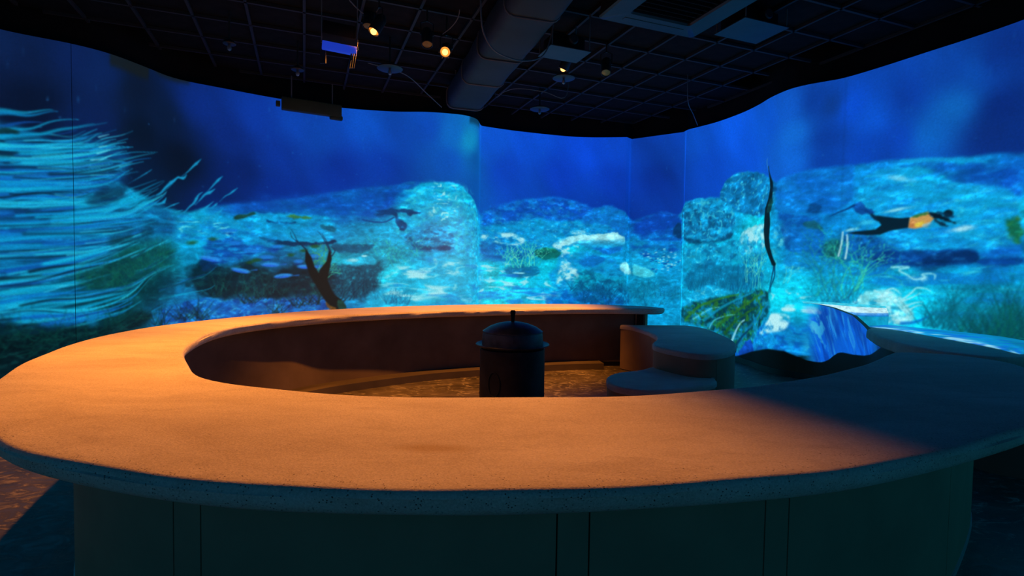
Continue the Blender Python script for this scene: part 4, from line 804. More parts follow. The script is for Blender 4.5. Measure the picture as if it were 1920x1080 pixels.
def grid_mesh(name, W, Z, colors, mat, parent=None, offset=None):
    """an upright surface over a plan curve, carrying a colour per vertex"""
    n, m = len(W), len(Z)
    co = np.empty((m, n, 3), np.float32); co[..., 0] = W[None, :, 0]; co[..., 1] = W[None, :, 1]; co[..., 2] = np.asarray(Z)[:, None]
    me = bpy.data.meshes.new(name)
    i = np.arange(m-1)[:, None]*n+np.arange(n-1)[None]
    q = np.stack([i, i+1, i+1+n, i+n], -1).reshape(-1, 4)
    me.vertices.add(n*m); me.vertices.foreach_set('co', co.reshape(-1))
    me.loops.add(q.size); me.loops.foreach_set('vertex_index', q.reshape(-1).astype(np.int32))
    me.polygons.add(len(q)); me.polygons.foreach_set('loop_start', np.arange(0, q.size, 4, dtype=np.int32))
    me.update(calc_edges=True)
    me.polygons.foreach_set('use_smooth', np.ones(len(q), bool))
    a = me.color_attributes.new('film', 'FLOAT_COLOR', 'POINT')
    c = np.ones((m, n, 4), np.float32); c[..., :3] = colors
    a.data.foreach_set('color', c.reshape(-1))
    return link_mesh(name, me, mat, parent)

FILM = paint_film(WS, WZ)
FLIN = to_linear(FILM.I).astype(np.float32)
def near_i(p): return int(np.argmin(np.sum((WC-np.array(p))**2, 1)))
cuts = [0, near_i((-5.27, 6.43)), WBRK[1], WBRK[3]-(WBRK[3]-WBRK[2])//2, WBRK[4], near_i((4.35, 7.15)), len(WC)-1]
names = ['wall_left', 'wall_left', 'wall_back', 'wall_back', 'wall_right', 'wall_right']
labels = ['dark blue projection wall panel at the far left with streaming weed', 'long curved projection wall panel behind the ring with diving swimmer and dome rock',
          'recessed projection wall panel in the middle with white flat boulder', 'narrow projection wall panel with a shoal of small fish',
          'bulging projection wall panel with upright swimmer and mossy bank', 'right projection wall panel with the swimmer in an orange top']
for k in range(6):
    a, b = cuts[k], cuts[k+1]
    if k == 1: W0 = 1                 # a hairline joint between two boards
    W = WC[a:b+1].copy()
    if k == 1:
        W[0] += (W[1]-W[0])*0.45
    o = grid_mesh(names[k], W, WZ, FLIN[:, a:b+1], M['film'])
    tag(o, labels[k], kind='structure')
# unseen rest of the room: the same picture wall closes behind the viewer
rest = catmull([(5.35, 4.2), (5.5, 3.2), (5.6, 1.2), (5.2, -1.2), (3.9, -3.0), (1.6, -3.9), (-1.5, -3.9), (-4.4, -3.0), (-6.3, -0.8), (-6.9, 1.6), (-6.75, 3.7), (-6.35, 4.9)], 200)
rz = np.linspace(0, WALL_H, 40)
RX, RZ = np.meshgrid(np.linspace(0, 1, 200), rz)
edge = np.minimum(1, np.minimum(RX, 1-RX)*6)[..., None]
nz = fbm(RX*24, RZ*4, 4)[..., None]
deep = np.array([8, 58, 112.]); bed = np.array([14, 108, 128.])
cc = deep*(1-sstep(1.9, 1.2, RZ))[..., None]+bed*sstep(1.9, 1.2, RZ)[..., None]
cc = cc*(0.55+0.7*nz)*1.1
o = grid_mesh('unseen_wall_rear', rest, rz, to_linear(cc).astype(np.float32), M['film_coarse'])
tag(o, 'curved projection wall closing the room behind the viewer', kind='structure')
# dark wall above the picture and its thin top edge
OUTER = np.vstack([WC[::6], [WC[-1]], rest[1:-1]])
NO = normals2d(OUTER, True)
BACKL = OUTER - NO*0.10
n = len(OUTER)
v = [(p[0], p[1], WALL_H) for p in OUTER]+[(p[0], p[1], WALL_H+0.004) for p in BACKL]+[(p[0], p[1], 4.62) for p in BACKL]
fc = [(j, (j+1) % n, n+(j+1) % n, n+j) for j in range(n)]+[(n+j, n+(j+1) % n, 2*n+(j+1) % n, 2*n+j) for j in range(n)]
o = pyd('wall_upper', v, fc, M['black']); tag(o, 'black wall band above the projection walls', kind='structure')
# skirting along the foot of the right wall
i0, i1 = near_i((3.19, 9.88)), near_i((4.10, 7.36))
B = WC[i0:i1:5]+WN[i0:i1:5]*0.035
o = sheet('baseboard_right', B, 0.0, 0.085, 0.03, M['kick']); tag(o, 'low dark skirting along the foot of the right projection wall', kind='structure')

# floor
fl = [(p[0], p[1], 0) for p in BACKL[::4]]
o = pyd('floor', [(-7.4, -4.6, 0), (6.4, -4.6, 0), (6.4, 11.2, 0), (-7.4, 11.2, 0)], [(0, 1, 2, 3)], M['floor']); tag(o, 'dark mottled glossy floor', kind='structure')

# ceiling: black deck, hung grid of bars with tiles, turned about 21 degrees to the left
CZ = 4.36
ceil = pyd('ceiling', [(-7.4, -4.6, 4.62), (6.4, -4.6, 4.62), (6.4, 11.2, 4.62), (-7.4, 11.2, 4.62)], [(0, 3, 2, 1)], M['black']); tag(ceil, 'black ceiling with a hung grid of dark tiles', kind='structure')
GA = math.radians(21.3)
def gd(u, w):        # grid axes: u to the right and away, w away to the left
    return (u*math.cos(GA)-w*math.sin(GA), u*math.sin(GA)+w*math.cos(GA))
CELL = 0.60
from mathutils.geometry import intersect_point_line
poly = BACKL
def inside(p, m=0.0):
    x, y = p; P = poly; a = P; b = np.roll(P, -1, 0)
    c = ((a[:, 1] > y) != (b[:, 1] > y)) & (x < (b[:, 0]-a[:, 0])*(y-a[:, 1])/(b[:, 1]-a[:, 1]+1e-12)+a[:, 0])
    if c.sum() % 2 == 0: return False
    return True if m == 0 else np.min(np.sum((P-np.array(p))**2, 1)) > m*m
tm = bpy.data.meshes.new('ceiling_tile')
mb = MB().box((0, 0, 0), (CELL-0.03, CELL-0.03, 0.016), None, 0.003)
tm.from_pydata(mb.v, [], mb.f); tm.update(); tm.materials.append(M['tile'])
rt = random.Random(3); cnt = 0
RC = Matrix.Rotation(GA, 3, 'Z')
for i in range(-14, 20):
    for j in range(0, 20):
        c = gd((i+0.5)*CELL, (j+0.5)*CELL)
        if not inside(c, 0.42): continue
        if not (2.5 < c[1] < 10.4 and abs(c[0]) < c[1]*1.05): continue
        if cnt >= 290: continue
        o = bpy.data.objects.new('ceiling_tile', tm); COL.objects.link(o)
        o.location = (c[0], c[1], CZ+0.012+rt.uniform(0, 0.006)); o.rotation_euler = (rt.uniform(-.006, .006), rt.uniform(-.006, .006), GA)
        o.parent = ceil; cnt += 1
def bar(p, q, name='grid_bar'):
    v = Vector((q[0]-p[0], q[1]-p[1], 0)); L = v.length; a = math.atan2(v.y, v.x)
    m = MB().box((0, 0, 0), (L, 0.03, 0.035)); o = m.build(name, M['bar'], None, False)
    o.location = ((p[0]+q[0])/2, (p[1]+q[1])/2, CZ-0.012); o.rotation_euler = (0, 0, a); o.parent = ceil
for axis in (0, 1):
    for i in range(-14, 22):
        pts = []
        for t in np.arange(-6, 13, 0.1):
            p = gd(i*CELL, t) if axis == 0 else gd(t, i*CELL)
            if inside(p, 0.14) and p[1] > 2.2: pts.append(p)
        if len(pts) > 4: bar(pts[0], pts[-1])

# ------------------------------------------------------------------ the ring bench
ZR = 0.91; TH = 0.090; KS = 0.967
outer = [(2.38, 8.35), (2.1, 8.72), (1.3, 8.95), (.36, 8.82), (-.91, 8.32), (-1.98, 7.61), (-2.7, 6.75), (-3.08, 5.97), (-3.28, 5.36), (-3.36, 4.71), (-3.24, 3.98), (-2.95, 3.26), (-2.62, 2.7),
         (-2.17, 2.12), (-1.76, 1.79), (-1.37, 1.60), (-.81, 1.455), (-.2, 1.42), (.26, 1.455), (.86, 1.57), (1.27, 1.71), (1.83, 1.98), (2.28, 2.25), (2.8, 2.72), (3.2, 3.15), (3.4, 3.51), (3.45, 3.75), (3.36, 3.97), (3.2, 4.06), (2.98, 4.09)]
inner = [(2.80, 3.96), (2.53, 3.69), (1.95, 3.21), (1.43, 2.88), (.92, 2.66), (.5, 2.54), (.11, 2.5), (-.39, 2.46), (-.8, 2.49), (-1.14, 2.58), (-1.45, 2.7), (-1.7, 2.88), (-1.95, 3.2), (-2.25, 3.65), (-2.45, 4.1), (-2.6, 4.6),
         (-2.64, 5.05), (-2.54, 5.51), (-2.3, 5.97), (-1.97, 6.38), (-1.13, 7.06), (-.43, 7.42), (.32, 7.78), (1.1, 8.03), (1.84, 8.13), (2.25, 8.15)]
RO = np.array(outer)*KS; RI = np.array(inner)*KS
ring = catmull(list(RO)+list(RI), 420, True)
bench = empty('ring_bench', (0, 5.2, 0))
tag(bench, 'large C-shaped bench with a thick sand coloured plaster top around the iron stove', 'bench')
slab('seat_slab', ring, ZR-TH, ZR, 0.022, 0.064, M['plaster_rim'], bench, wob=0.009, seed=4, rim=(0.04, 0.10, 0.21))
# the carcass under the slab: set back further on the outside than on the inside
R2 = ccw(ring); NR = normals2d(R2)
io = np.min(np.linalg.norm(R2[:, None]-catmull(RI, 160)[None], axis=2), 1) < 0.05
ins = np.where(io, 0.27, 0.31)
k = np.hanning(31); k /= k.sum()
ins = np.convolve(np.r_[ins[-40:], ins, ins[:40]], k, 'same')[40:-40]
core = R2 - NR*(ins+0.02)[:, None]
corep = core
slab('carcass', corep, 0.0, ZR-TH+0.006, 0.0, 0.0, M['core'], bench)
skin = R2 - NR*ins[:, None]
# split the skin into the outer boards and the inner lining
is_in = io
idx_in = np.where(is_in)[0]
st = np.where(is_in & ~np.roll(is_in, 1))[0][0]; ln = int(is_in.sum())
inn = skin[[(st+q) % len(skin) for q in range(ln)]]
out = skin[[(st+ln-1+q) % len(skin) for q in range(len(skin)-ln+2)]]
sheet('inner_lining', inn, 0.075, ZR-TH+0.004, 0.018, M['inner'], bench)
# outer boards with the joints where the photo shows them
seam_px = [-0.640, -0.588, 0.093, 0.155, 0.490, 0.535]
dd = np.r_[0, np.cumsum(np.linalg.norm(np.diff(out, axis=0), axis=1))]
ratio = out[:, 0]/np.maximum(out[:, 1], 0.3)
nearm = np.where((out[:, 1] < 4.6))[0]
js = []
for r in seam_px:
    c = [q for q in nearm[:-1] if (ratio[q]-r)*(ratio[q+1]-r) <= 0]
    if c: q = min(c, key=lambda t: out[t, 1]); js.append(dd[q]+(dd[q+1]-dd[q])*abs((ratio[q]-r)/(ratio[q+1]-ratio[q]+1e-9)))
js = sorted(set([0.0]+js+[dd[-1]]+list(np.arange(1.6, min(js)-0.8, 1.7) if js and min(js) > 3 else [])+list(np.arange(max(js)+1.2, dd[-1]-0.6, 1.6))))
for a, b in zip(js[:-1], js[1:]):
    if b-a < 0.05: continue
    q = np.linspace(a+0.003, b-0.003, max(4, int((b-a)/0.06)))
    c = np.stack([np.interp(q, dd, out[:, t]) for t in range(2)], 1)
    sheet('base_panel', c, 0.03, ZR-TH+0.003, 0.018, M['board'], bench)
NT_ = normals2d(out, False)
sheet('floor_trim', out+NT_*0.006, 0.0, 0.032, 0.024, M['trim'], bench)
NI = normals2d(inn, False)
kb = inn+NI*0.24
kb = kb[[q for q in range(len(kb)) if kb[q, 0] < 1.42 or kb[q, 1] < 5.0]]
sheet('kick_ledge', kb, 0.0, 0.09, 0.245, M['kick'], bench)

# ------------------------------------------------------------------ the two curved steps beside the ring's far end
midp = [(1.62, 7.93), (1.91, 7.94), (2.24, 7.96), (2.50, 7.99), (2.68, 7.92), (2.78, 7.6), (2.76, 7.1), (2.66, 6.36), (2.51, 5.91), (2.32, 5.56), (2.14, 5.36), (1.99, 5.27), (1.84, 5.29), (1.73, 5.42), (1.63, 5.62), (1.575, 5.83), (1.62, 6.08), (1.77, 6.45), (1.83, 6.85), (1.81, 7.33), (1.74, 7.7)]
st1 = empty('curved_step', (2.2, 6.6, 0)); tag(st1, 'taller dark kidney shaped step beside the end of the ring bench', 'step', 'curved steps inside the ring')
ML = catmull(midp, 160, True)
slab('step_top', ML, 0.60, 0.66, 0.03, 0.006, M['plaster'], st1, wob=0.004, seed=7)
MC = ccw(ML); MN = normals2d(MC)
slab('step_body', MC-MN*0.022, 0.0, 0.602, 0, 0, M['core'], st1)
mi = [q for q in range(160)]
sa = int(np.argmin(np.sum((MC-np.array((2.05, 5.30)))**2, 1)))
mc = np.roll(MC-MN*0.010, -sa, 0)
for a, b in ((0, 46), (46, 112), (112, 160)):
    seg = mc[[q % 160 for q in range(a, b+1)]]
    d_ = np.r_[0, np.cumsum(np.linalg.norm(np.diff(seg, axis=0), axis=1))]; q = np.linspace(0.003, d_[-1]-0.003, len(seg))
    sheet('side_panel', np.stack([np.interp(q, d_, seg[:, t]) for t in range(2)], 1), 0.01, 0.600, 0.012, M['board'], st1)
lowp = [(0.92, 5.08), (0.97, 5.28), (1.11, 5.46), (1.36, 5.61), (1.50, 5.76), (1.62, 5.80), (1.70, 5.55), (1.84, 5.42), (1.95, 5.36), (2.02, 5.25), (1.98, 5.09), (1.87, 4.96), (1.66, 4.81), (1.43, 4.70), (1.21, 4.66), (1.03, 4.72), (0.93, 4.88)]
st2 = empty('curved_step', (1.45, 5.1, 0)); tag(st2, 'lower dark rounded step in front of the taller one', 'step', 'curved steps inside the ring')
LL = catmull(lowp, 120, True)
def in_poly(p, P):
    a = P; b = np.roll(P, -1, 0)
    return (((a[:, 1] > p[1]) != (b[:, 1] > p[1])) & (p[0] < (b[:, 0]-a[:, 0])*(p[1]-a[:, 1])/(b[:, 1]-a[:, 1]+1e-12)+a[:, 0])).sum() % 2 == 1
MO = MC+MN*0.012
for j in range(120):
    if in_poly(LL[j], MO): LL[j] = MO[int(np.argmin(np.sum((MO-LL[j])**2, 1)))]
slab('step_top', LL, 0.37, 0.43, 0.03, 0.006, M['plaster'], st2, wob=0.004, seed=9)
LC = ccw(LL); LN = normals2d(LC)
slab('step_body', LC-LN*0.020, 0.0, 0.372, 0, 0, M['core'], st2)
sheet('side_panel', (LC-LN*0.010), 0.01, 0.370, 0.010, M['board'], st2, closed=True)

# ------------------------------------------------------------------ iron stove in the middle
sx, sy = 0.013, 5.0
stove = empty('drum_stove', (sx, sy, 0)); tag(stove, 'dark iron drum stove with domed lid in the middle of the ring', 'stove')
MB().lathe([(0.29, 0), (0.306, 0.01), (0.306, 0.30), (0.309, 0.31), (0.306, 0.32), (0.305, 0.735), (0.29, 0.745)], (sx, sy, 0), 64).build('body', M['iron'], stove)
MB().lathe([(0.27, 0.755), (0.315, 0.752), (0.345, 0.768), (0.347, 0.774), (0.343, 0.779), (0.31, 0.768), (0.288, 0.766), (0.27, 0.766)], (sx, sy, 0), 64).build('brim', M['iron_lid'], stove)
MB().lathe([(0.275, 0.745), (0.288, 0.755), (0.288, 0.80), (0.284, 0.86), (0.278, 0.885), (0.26, 0.888)], (sx, sy, 0), 64).build('collar', M['iron_lid'], stove)
lid = MB().lathe([(0.272, 0.882), (0.283, 0.888), (0.283, 0.896), (0.270, 0.905), (0.22, 0.938), (0.15, 0.965), (0.08, 0.98), (0.03, 0.984)], (sx, sy, 0), 64).build('lid', M['iron_lid'], stove)
MB().lathe([(0.016, 0.978), (0.017, 1.01), (0.021, 1.045), (0.024, 1.062), (0.024, 1.084), (0.018, 1.090)], (sx, sy, 0), 20).build('knob', M['black'], lid)
hm = MB()
a0 = math.radians(-122)
pts = []
for t in np.linspace(0, 2*math.pi, 25):
    a = a0+0.20*math.cos(t); pts.append((sx+0.309*math.cos(a), sy+0.309*math.sin(a), 0.44+0.11*math.sin(t)))
hm.tube(pts, 0.006, 6)
hm.build('hatch_rim', M['iron'], stove)

# ------------------------------------------------------------------ bench built against the right wall
wb = empty('wall_bench', (4.3, 5.8, 0)); tag(wb, 'stepped plaster bench built against the right projection wall', 'bench')
face_in = catmull([(4.00, 7.44), (4.13, 7.22), (4.14, 6.9), (4.10, 6.4), (4.04, 6.0), (3.86, 5.55), (3.74, 5.2), (3.66, 4.75), (3.60, 4.35), (3.62, 4.0), (3.85, 3.85), (4.2, 3.95)], 300)
def wallpt(y0, y1, n):
    i = [near_i(p) for p in (y0, y1)]; q = np.linspace(i[0], i[1], n).astype(int); return WC[q]
wl = wallpt((4.01, 7.44), (5.32, 4.4), 60)
_nf = normals2d(face_in, False); _sg = 1 if _nf[20][0] > 0 else -1
base_o = np.vstack([face_in+_nf*_sg*0.02, catmull([(4.2, 3.95), (4.7, 4.2), (5.1, 4.5), (5.24, 4.75)], 20)[1:], wallpt((5.24, 4.9), (4.05, 7.40), 60)+0.0])
# front face carries the picture too, down to a wavy limit
fs = np.r_[0, np.cumsum(np.linalg.norm(np.diff(face_in, axis=0), axis=1))]
def ztop(p):       # the cheek falls from the high back to the seat
    y = p[1]; return float(np.interp(y, [5.95, 6.2, 6.4, 6.9, 7.3, 7.5], [0.80, 0.90, 0.975, 1.035, 1.06, 1.06]))
fz = np.r_[0, np.arange(0.05, 1.09, 0.009)]
Fm = Film(fs, fz); X, Y = np.meshgrid(fs, fz)
q = X*1.0+0.55*Y
Fm.I[:] = np.array([10, 88, 200.])*(0.75+0.5*fbm(q*3, Y*2.2, 4))[..., None]
def over(m, c): Fm.I[:] = Fm.I*(1-m[..., None])+np.array(c, np.float32)*m[..., None]
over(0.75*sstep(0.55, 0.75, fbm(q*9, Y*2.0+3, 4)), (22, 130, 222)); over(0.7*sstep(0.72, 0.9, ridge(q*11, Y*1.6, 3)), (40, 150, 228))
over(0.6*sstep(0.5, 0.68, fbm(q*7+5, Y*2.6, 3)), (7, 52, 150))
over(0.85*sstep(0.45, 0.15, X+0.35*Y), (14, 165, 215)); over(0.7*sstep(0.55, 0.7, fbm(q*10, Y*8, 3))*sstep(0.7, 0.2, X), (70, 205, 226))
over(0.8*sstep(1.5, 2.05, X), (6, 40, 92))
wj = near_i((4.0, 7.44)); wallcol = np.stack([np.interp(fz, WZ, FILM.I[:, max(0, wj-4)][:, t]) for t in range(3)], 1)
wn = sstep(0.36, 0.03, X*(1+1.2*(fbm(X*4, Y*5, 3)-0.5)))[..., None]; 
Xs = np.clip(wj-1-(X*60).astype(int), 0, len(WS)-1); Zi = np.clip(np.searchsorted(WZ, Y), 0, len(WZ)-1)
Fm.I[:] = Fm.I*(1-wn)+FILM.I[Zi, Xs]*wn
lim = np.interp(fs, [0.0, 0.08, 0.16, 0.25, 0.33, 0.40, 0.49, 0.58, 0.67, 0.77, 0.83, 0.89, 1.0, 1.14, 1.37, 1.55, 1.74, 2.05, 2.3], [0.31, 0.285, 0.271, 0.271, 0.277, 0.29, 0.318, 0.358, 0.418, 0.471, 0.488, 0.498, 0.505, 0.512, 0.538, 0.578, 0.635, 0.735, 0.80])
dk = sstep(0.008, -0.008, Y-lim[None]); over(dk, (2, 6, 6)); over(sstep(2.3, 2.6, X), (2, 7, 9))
Fc = to_linear(Fm.I).astype(np.float32)
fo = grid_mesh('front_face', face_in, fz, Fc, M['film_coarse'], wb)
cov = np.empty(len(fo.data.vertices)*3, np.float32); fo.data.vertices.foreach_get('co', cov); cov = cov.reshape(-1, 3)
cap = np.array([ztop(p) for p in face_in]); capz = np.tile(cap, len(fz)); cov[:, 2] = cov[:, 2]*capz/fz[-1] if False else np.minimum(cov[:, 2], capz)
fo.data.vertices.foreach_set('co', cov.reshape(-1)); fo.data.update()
slab('base', base_o, 0.0, 0.745, 0, 0, M['board'], wb)
NF = normals2d(face_in, False)
sheet('kick_board', face_in[:180]-NF[:180]*0.03*(-1 if NF[80][0] < 0 else 1), 0.0, 0.085, 0.022, M['kick'], wb)
# seat slab
seat_front = catmull([(4.05, 6.06), (3.80, 5.56), (3.66, 5.2), (3.57, 4.8), (3.58, 4.45), (3.70, 4.22), (3.90, 4.14), (4.14, 4.20), (4.42, 4.42), (4.72, 4.72), (5.06, 5.08)], 70)
seat_o = np.vstack([seat_front, wallpt((5.18, 5.16), (4.56, 6.78), 30)])
sl = slab('seat_slab', seat_o, 0.745, 0.853, 0.035, 0.02, M['plaster'], wb, wob=0.004, seed=12)
# high back block, its top rolled towards the seat
FE = catmull([(4.08, 7.36), (4.16, 7.15), (4.165, 6.85), (4.16, 6.58), (4.20, 6.47), (4.32, 6.44), (4.48, 6.46), (4.62, 6.52)], 60)
WE = wallpt((4.03, 7.42), (4.62, 6.60), 60)
us = list(np.linspace(0, 1, 14)); vs = []; cl = []
for j in range(60):
    for u in us:
        p = WE[j]*(1-u)+FE[j]*u
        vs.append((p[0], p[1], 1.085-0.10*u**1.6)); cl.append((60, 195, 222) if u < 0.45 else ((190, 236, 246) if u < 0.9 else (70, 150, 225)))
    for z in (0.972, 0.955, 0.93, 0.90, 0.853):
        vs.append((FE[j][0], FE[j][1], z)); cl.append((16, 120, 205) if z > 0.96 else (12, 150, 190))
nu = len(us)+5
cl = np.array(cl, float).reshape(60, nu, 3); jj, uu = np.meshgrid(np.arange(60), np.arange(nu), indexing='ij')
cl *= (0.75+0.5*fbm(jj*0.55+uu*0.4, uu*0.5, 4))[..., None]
ff = [(j*nu+i, j*nu+i+1, (j+1)*nu+i+1, (j+1)*nu+i) for j in range(59) for i in range(nu-1)]
e0 = len(vs); vs.append((WE[-1][0], WE[-1][1], 0.853)); cl2 = np.vstack([cl.reshape(-1, 3), [[14, 140, 170]]])
ff.append(tuple([59*nu+i for i in range(nu)]+[e0]))
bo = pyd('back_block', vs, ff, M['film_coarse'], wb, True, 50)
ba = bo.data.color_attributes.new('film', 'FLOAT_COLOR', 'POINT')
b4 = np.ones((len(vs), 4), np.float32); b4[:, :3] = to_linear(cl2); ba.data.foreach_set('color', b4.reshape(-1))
# cheek board that hides the block's side and falls to the seat
ci = [q for q in range(300) if face_in[q][1] > 5.98]
CF = face_in[ci]; CN = normals2d(CF, False); sgn = 1 if CN[10][0] > 0 else -1
IN = CF+CN*sgn*0.05; nC = len(CF)
v = [(p[0]+CN[j][0]*sgn*0.002, p[1]+CN[j][1]*sgn*0.002, 0.70) for j, p in enumerate(CF)]+[(p[0]+CN[j][0]*sgn*0.002, p[1]+CN[j][1]*sgn*0.002, ztop(p)) for j, p in enumerate(CF)]+[(p[0], p[1], ztop(CF[j])) for j, p in enumerate(IN)]+[(p[0], p[1], 0.70) for p in IN]
fcs = []
for j in range(nC-1):
    for t in range(3): fcs.append((t*nC+j, t*nC+j+1, (t+1)*nC+j+1, (t+1)*nC+j))
fcs += [(0, nC, 2*nC, 3*nC), (nC-1, 2*nC-1, 3*nC-1, 4*nC-1)]
pyd('cheek', v, fcs, M['board'], wb)
# picture light lying on the tops: vertex colours of the block and a strip along the wall side of the seat
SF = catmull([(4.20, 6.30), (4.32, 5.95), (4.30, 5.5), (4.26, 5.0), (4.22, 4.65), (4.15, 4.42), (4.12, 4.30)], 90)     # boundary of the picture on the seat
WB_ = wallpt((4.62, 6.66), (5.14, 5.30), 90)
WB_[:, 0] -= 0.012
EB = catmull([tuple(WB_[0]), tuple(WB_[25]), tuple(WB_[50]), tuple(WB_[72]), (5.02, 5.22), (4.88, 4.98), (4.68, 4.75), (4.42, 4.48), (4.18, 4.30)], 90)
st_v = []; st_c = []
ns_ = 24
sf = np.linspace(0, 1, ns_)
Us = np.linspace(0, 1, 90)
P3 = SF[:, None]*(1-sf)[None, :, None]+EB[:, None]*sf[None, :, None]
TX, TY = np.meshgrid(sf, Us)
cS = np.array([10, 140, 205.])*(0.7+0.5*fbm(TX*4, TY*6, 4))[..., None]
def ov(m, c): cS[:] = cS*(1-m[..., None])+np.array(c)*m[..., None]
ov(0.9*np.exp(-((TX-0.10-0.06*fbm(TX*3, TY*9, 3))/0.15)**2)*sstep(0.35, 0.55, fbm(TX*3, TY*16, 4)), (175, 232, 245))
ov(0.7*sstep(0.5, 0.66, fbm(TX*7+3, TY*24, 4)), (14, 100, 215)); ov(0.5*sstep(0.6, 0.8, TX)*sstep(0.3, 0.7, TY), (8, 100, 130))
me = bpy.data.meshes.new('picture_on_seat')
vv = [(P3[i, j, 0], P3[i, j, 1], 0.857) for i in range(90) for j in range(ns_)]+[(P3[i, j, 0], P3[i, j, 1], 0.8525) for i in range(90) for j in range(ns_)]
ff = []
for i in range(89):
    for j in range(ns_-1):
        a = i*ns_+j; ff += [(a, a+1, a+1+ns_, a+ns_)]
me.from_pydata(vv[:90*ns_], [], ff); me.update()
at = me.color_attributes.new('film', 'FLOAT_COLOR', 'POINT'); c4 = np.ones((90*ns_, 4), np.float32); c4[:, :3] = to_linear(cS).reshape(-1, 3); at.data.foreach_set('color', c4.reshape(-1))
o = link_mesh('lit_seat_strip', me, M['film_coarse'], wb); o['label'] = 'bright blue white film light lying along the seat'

# ------------------------------------------------------------------ things under the ceiling
def at(x, y, Y):                      # a point straight ahead at a given distance, from its sight line
    c, s = math.cos(ROLL), math.sin(ROLL); u, v_ = (x-960)/1000, -(y-540)/1000
    u, v_ = u*c-v_*s, u*s+v_*c
    d = Vector((u, math.cos(PITCH)+v_*math.sin(PITCH), -math.sin(PITCH)+v_*math.cos(PITCH)))
    return Vector((0, 0, 1.5))+d*(Y/d.y)

# big wrapped duct
dd0, dd1 = Vector((0.86, 3.1, 4.13)), Vector((-0.80, 8.55, 4.13))
duct = empty('air_duct', ((dd0+dd1)/2)[:]); tag(duct, 'large dark wrapped air duct running across the ceiling', 'duct')
dv = (dd1-dd0).normalized(); dn = Vector((dv.y, -dv.x, 0))
def duct_ring(c, hw, hh, r=0.10):
    o = []
    for (sx_, sz_, a0_) in ((1, 1, 0), (-1, 1, 90), (-1, -1, 180), (1, -1, 270)):
        for t in range(4):
            a = math.radians(a0_+t*30); o.append(c+dn*(sx_*(hw-r)+r*math.cos(a))+Vector((0, 0, sz_*(hh-r)+r*math.sin(a))))
    return o
vs = []; fs_ = []; NS = 40; rr = random.Random(8)
for i in range(NS+1):
    t = i/NS; k_ = 1+0.015*math.sin(t*50)
    vs += duct_ring(dd0.lerp(dd1, t), 0.29*k_, 0.17*k_)
for i in range(NS):
    for j in range(16):
        a = i*16+j; b = i*16+(j+1) % 16; fs_.append((a, b, b+16, a+16))
fs_ += [tuple(range(16)), tuple(range(NS*16, NS*16+16))]
pyd('duct_body', vs, fs_, M['duct'], duct, True, 50)
for t in (0.16, 0.42, 0.62, 0.78, 0.985):
    c = dd0.lerp(dd1, t); R = duct_ring(c, 0.296, 0.178, 0.105)
    MB().tube([p[:] for p in R]+[R[0][:]], 0.009, 6).build('strap', M['cable'], duct)
for t in (0.30, 0.9):
    for s_ in (-1, 1):
        c = dd0.lerp(dd1, t)+dn*s_*0.25; MB().tube([(c.x, c.y, 4.28), (c.x, c.y, 4.6)], 0.006, 6).build('hanger_rod', M['cable'], duct)

def cable(pts, label, r=0.006):
    o = MB().tube([p[:] for p in catmull([tuple(p) for p in pts], 40)], r, 6).build('hanging_cable', M['cable'])
    tag(o, label, 'cable', 'loose ceiling cables'); return o
cable([at(690, 118, 6.6), at(760, 140, 7.2), at(800, 175, 7.9), at(828, 201, 8.45)], 'thin cable running along the left side of the duct to its far end')
cable([at(655, 0, 5.2), at(668, 14, 5.3), at(682, 26, 5.35)], 'short cable above the leftmost lit spotlight')
cable([at(862, 18, 5.7), at(858, 35, 5.8), at(845, 52, 5.95), at(830, 64, 6.1)], 'cable dropping to the brightest spotlight cluster', 0.005)
cable([Vector((at(900, 20, 5.2).x, 5.2, 4.36)), at(902, 30, 5.2), at(910, 70, 5.3), at(935, 100, 5.5), at(985, 114, 5.75), at(1024, 96, 5.9), Vector((0.44, 5.98, 4.36))], 'cable looped under the middle of the duct', 0.008)
cable([Vector((at(928, 185, 8.4).x, 8.4, 4.36)), at(930, 182, 8.3), at(946, 172, 8.0), at(972, 166, 7.6), at(1020, 172, 7.6), at(1060, 182, 7.7), Vector((at(1066, 180, 7.75).x, 7.75, 4.36))], 'faint cable sagging right of the duct end', 0.005)
cable([Vector((at(1288, 186, 7.95).x, 7.95, 4.36)), at(1290, 190, 8.0), at(1300, 215, 8.6), at(1308, 235, 9.3)], 'single wire hanging in front of the black band at right', 0.005)

# ceiling cassette
cas = empty('ceiling_cassette', (1.75, 5.55, 4.1)); tag(cas, 'square dark ceiling cassette unit with a black grille to the right of the duct', 'air unit')
CL = Vector((1.42+0.36*0.0, 5.98, 4.10)); ua = Vector((math.cos(GA), math.sin(GA), 0)); wa = Vector((-math.sin(GA), math.cos(GA), 0))
c0 = Vector((0.85, 5.73, 4.12)); SZ = 1.24
cc_ = c0+ua*SZ/2-wa*SZ/2
def rrect(c, h, r, z, n=6):
    o = []
    for (a_, b_, a0_) in ((1, 1, 0), (-1, 1, 90), (-1, -1, 180), (1, -1, 270)):
        for t in range(n):
            an = math.radians(a0_+t*90/(n-1)); o.append((c+ua*(a_*(h-r)+r*math.cos(an))+wa*(b_*(h-r)+r*math.sin(an))+Vector((0, 0, z)))[:])
    return o
rings = [rrect(cc_, SZ/2-0.03, 0.05, 0.20), rrect(cc_, SZ/2, 0.06, 0.05), rrect(cc_, SZ/2, 0.06, 0.015), rrect(cc_, SZ/2-0.02, 0.05, 0.0), rrect(cc_, SZ/2-0.24, 0.04, 0.0), rrect(cc_, SZ/2-0.255, 0.035, 0.02), rrect(cc_, SZ/2-0.255, 0.035, 0.10)]
vs = [p for r in rings for p in r]; K = len(rings[0]); fs_ = []
